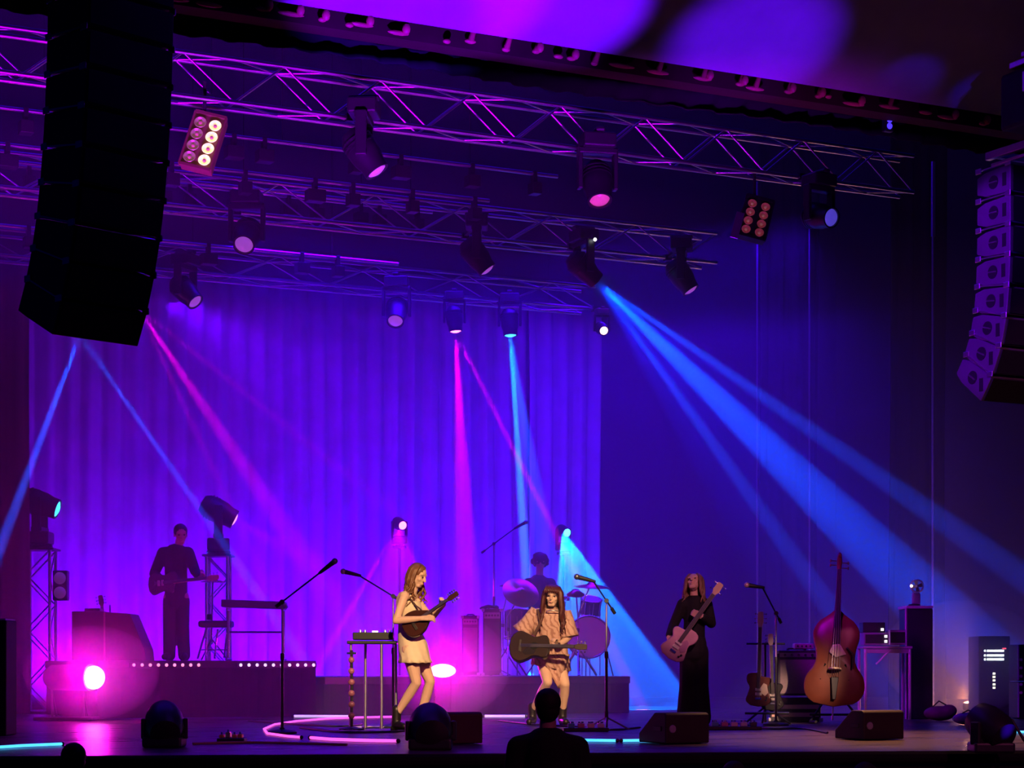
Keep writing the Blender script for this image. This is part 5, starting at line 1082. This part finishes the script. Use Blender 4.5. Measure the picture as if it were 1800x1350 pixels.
# ------------------------------------------------------------------ pedals, papers, glowing streaks of light and cables on the boards
amb = M('pedal_amber', (.9, .42, .16), .35, .6, var=.3)
L = Loc(408, 17.4); T = L.thing('pedal_board', 'low board of amber glinting pedals near the front left lip', 'effects pedals'); MB().box((0, 0, .02), (.24, .2, .035)).build('board', hull, T, bevel=.006)
for i, (x, h_) in enumerate(((-.085, .05), (-.03, .085), (.025, .05), (.075, .055))):
    p_ = MB().box((x, -.01, .04+h_*.3), (.042, .10, h_*.6)).build('pedal', amb if i != 1 else M('pedal_brass', (.9, .65, .35), .25, .9), T, bevel=.006); MB().lathe([(.010, 0), (.009, .02)], (x, -.04, .04+h_*.6), n=10).build('foot_switch', chrome, p_)
for px, t, n, lab, base in ((1030, 20.3, 4, 'row of stomp pedals on the boards below the singer and her stand', 0), (1290, 20.8, 5, 'row of pale stomp pedals right of the middle wedge', 0)):
    L = Loc(px, t); T = L.thing('pedal_board', lab, 'effects pedals'); MB().box((0, 0, .02), (n*.10+.06, .22, .035)).build('board', hull, T, bevel=.006); rnd = random.Random(px)
    for i in range(n):
        x = (i-(n-1)/2)*.10; p_ = MB().box((x, 0, .06), (.07, .12, .045)).build('pedal', M('pedal_'+('teal', 'rose', 'cream', 'silver', 'black')[i % 5], ((.1, .4, .45), (.6, .2, .3), (.8, .65, .5), (.6, .6, .62), (.05, .05, .05))[i % 5], .35), T, bevel=.006); MB().lathe([(.011, 0), (.010, .02)], (x, -.03, .08), n=10).build('foot_switch', chrome, p_)
        for e in (-1, 1): MB().lathe([(.009, 0), (.008, .015)], (x+e*.018, .03, .083), n=8).build('knob', hull, p_)
pap = M('paper_white', (.85, .78, .72), .8, var=.05)
for px, py, r_, lab in ((622, 1287, .3, 'crumpled set list sheet at the foot of the shaker stand'), (1052, 1284, -.2, 'white set list sheet under the tripod stand right of the singer'), (648, 1280, .8, 'small towel patch on the boards under the gear table')):
    p = fl(px, py); m = MB(); n = 6
    m.add([V(((i/n-.5)*.21, (j/n-.5)*.30, .012+.008*sin(i*1.3+j*.9))) for i in range(n+1) for j in range(n+1)], [[i*(n+1)+j, (i+1)*(n+1)+j, (i+1)*(n+1)+j+1, i*(n+1)+j+1] for i in range(n) for j in range(n)])
    o_ = m.build('paper_sheet', pap, None, smooth=180); o_.location = (p.x, p.y, 0); o_.rotation_euler = (0, 0, r_); thick(o_, .002); tag(o_, lab, 'paper')
s_mag = M('streak_magenta', (1, .10, .62), .4, emit=1.5, var=.25, scale=3); s_cy = M('streak_cyan', (.06, .42, 1), .4, emit=2.2, var=.3, scale=3); s_vi = M('strip_violet_white', (.55, .4, 1), .4, emit=1.2, var=.4, scale=2)
def strip(pts, m, lab, r=.012):  # glowing tubes; magenta and lip ones stand in for beam light on the boards
    P_ = [fl(*p) for p in pts]; c = sum(P_, V((0, 0, 0)))/len(P_); T = thing('floor_light_line', lab, 'light strip', (c.x, c.y, 0))
    q = [V((p.x-c.x, p.y-c.y, r+.004)) for p in P_]
    MB().tube(q, r, 8).build('glowing_tube', m, T, smooth=60); MB().ball(q[0], r*1.5, 8, 6).ball(q[-1], r*1.5, 8, 6).build('end_cap', hull, T)
strip([(700, 1262), (640, 1263), (580, 1265), (520, 1270), (482, 1276), (464, 1284), (470, 1292), (505, 1297), (530, 1299)], s_mag, 'magenta beam edge on the floor, laid as a glowing tube round the front left microphone stand', .012)
strip([(545, 1300), (580, 1303), (640, 1305), (700, 1306)], s_mag, 'magenta streak of beam light, laid as a glowing tube along the lip below the gear table', .014)
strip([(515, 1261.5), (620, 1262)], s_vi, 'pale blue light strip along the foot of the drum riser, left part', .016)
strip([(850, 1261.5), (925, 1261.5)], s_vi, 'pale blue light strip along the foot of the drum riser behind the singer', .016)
strip([(1018, 1304), (1085, 1305)], s_cy, 'cyan cone light laid as a glowing tube on the lip right of the viewer in front of the singer', .012)
strip([(1092, 1305), (1160, 1304)], s_cy, 'cyan cone light laid as a glowing tube on the lip ending at the middle wedge', .012)
strip([(-20, 1318), (40, 1314), (110, 1311)], s_cy, 'blue beam landing laid as a glowing tube at the left end of the lip', .012)
strip([(1770, 1289), (1830, 1290)], s_cy, 'cyan glowing tube at the right picture edge', .012)
cb = M('cable_blue_black', (.03, .03, .06), .5, spec=.5)
for i, (pts, lab, mm) in enumerate(((((430, 1268), (500, 1274), (560, 1277), (600, 1279), (640, 1275)), 'dark cable crossing the boards toward the gear table', cb),
    (((520, 1280), (600, 1290), (680, 1289), (760, 1283), (850, 1277)), 'long dark cable running past the boots of the mandolin player', cb),
    (((870, 1268), (940, 1276), (1020, 1279), (1075, 1286), (1130, 1280)), 'dark cable running behind the singer to the tripod stand', cb),
    (((1255, 1278), (1300, 1272), (1350, 1284), (1410, 1281), (1460, 1291)), 'dark cable winding right of the middle wedge', cb),
    (((1510, 1255), (1560, 1250), (1620, 1257), (1690, 1263), (1720, 1268)), 'pale lilac cable sweeping across the boards to the right wing', M('cable_lilac', (.6, .4, .65), .5)),
    (((330, 1310), (420, 1307), (520, 1309), (620, 1312)), 'brown cable along the front left lip', M('cable_brown', (.35, .2, .12), .5)))):
    P_ = [fl(*p) for p in pts]; c = sum(P_, V((0, 0, 0)))/len(P_); Q = []
    for j in range(len(P_)-1):
        for q in range(6): u = q/6; Q.append(P_[j].lerp(P_[j+1], u))
    Q.append(P_[-1]); Q = [(Q[max(0, k_-2)]+Q[max(0, k_-1)]+Q[k_]+Q[min(len(Q)-1, k_+1)]+Q[min(len(Q)-1, k_+2)])/5 for k_ in range(len(Q))]
    o_ = MB().tube([V((p.x-c.x, p.y-c.y, .012)) for p in Q], .011, 7).build('floor_cable', mm, None, smooth=60); o_.location = (c.x, c.y, 0); tag(o_, lab, 'cable')

# ------------------------------------------------------------------ amber smoke low in the right wing
asm = hz.copy(); asm.name = 'amber_smoke'; asm.node_tree.nodes[vs_.name].inputs['Density'].default_value = .2
c = Loc(1692, 26.0).o; o = MB().ball((0, 0, 0), (1.15, .9, .75), 32, 18).build('low_smoke', asm); o.location = c+UP*.78
tag(o, 'amber lit smoke hanging low behind the tilted black footlight', 'smoke', kind='stuff')
L = Loc(1700, 27.4); T = L.thing('floor_lamp', 'small floor lamp glowing amber in the smoke behind the tilted black footlight', 'stage light'); MB().box((0, 0, .03), (.16, .14, .05)).build('base', hull, T, bevel=.01)
MB().lathe([(.05, .055), (.06, .07), (.06, .15), (.05, .16)], (0, 0, 0), n=18).build('housing', hull, T, smooth=40); MB().lathe([(.048, .158), (.03, .17), (.001, .174)], (0, 0, 0), n=18).build('lens', M('lens_amber', (1, .45, .15), .3, emit=2), T, smooth=60)
pl = bpy.data.lights.new('amber_glow', 'POINT'); pl.energy = 85; pl.color = (1, .36, .16); pl.shadow_soft_size = .05
o = bpy.data.objects.new('amber_glow', pl); COL.objects.link(o); o.parent = T; o.location = (0, 0, .26)
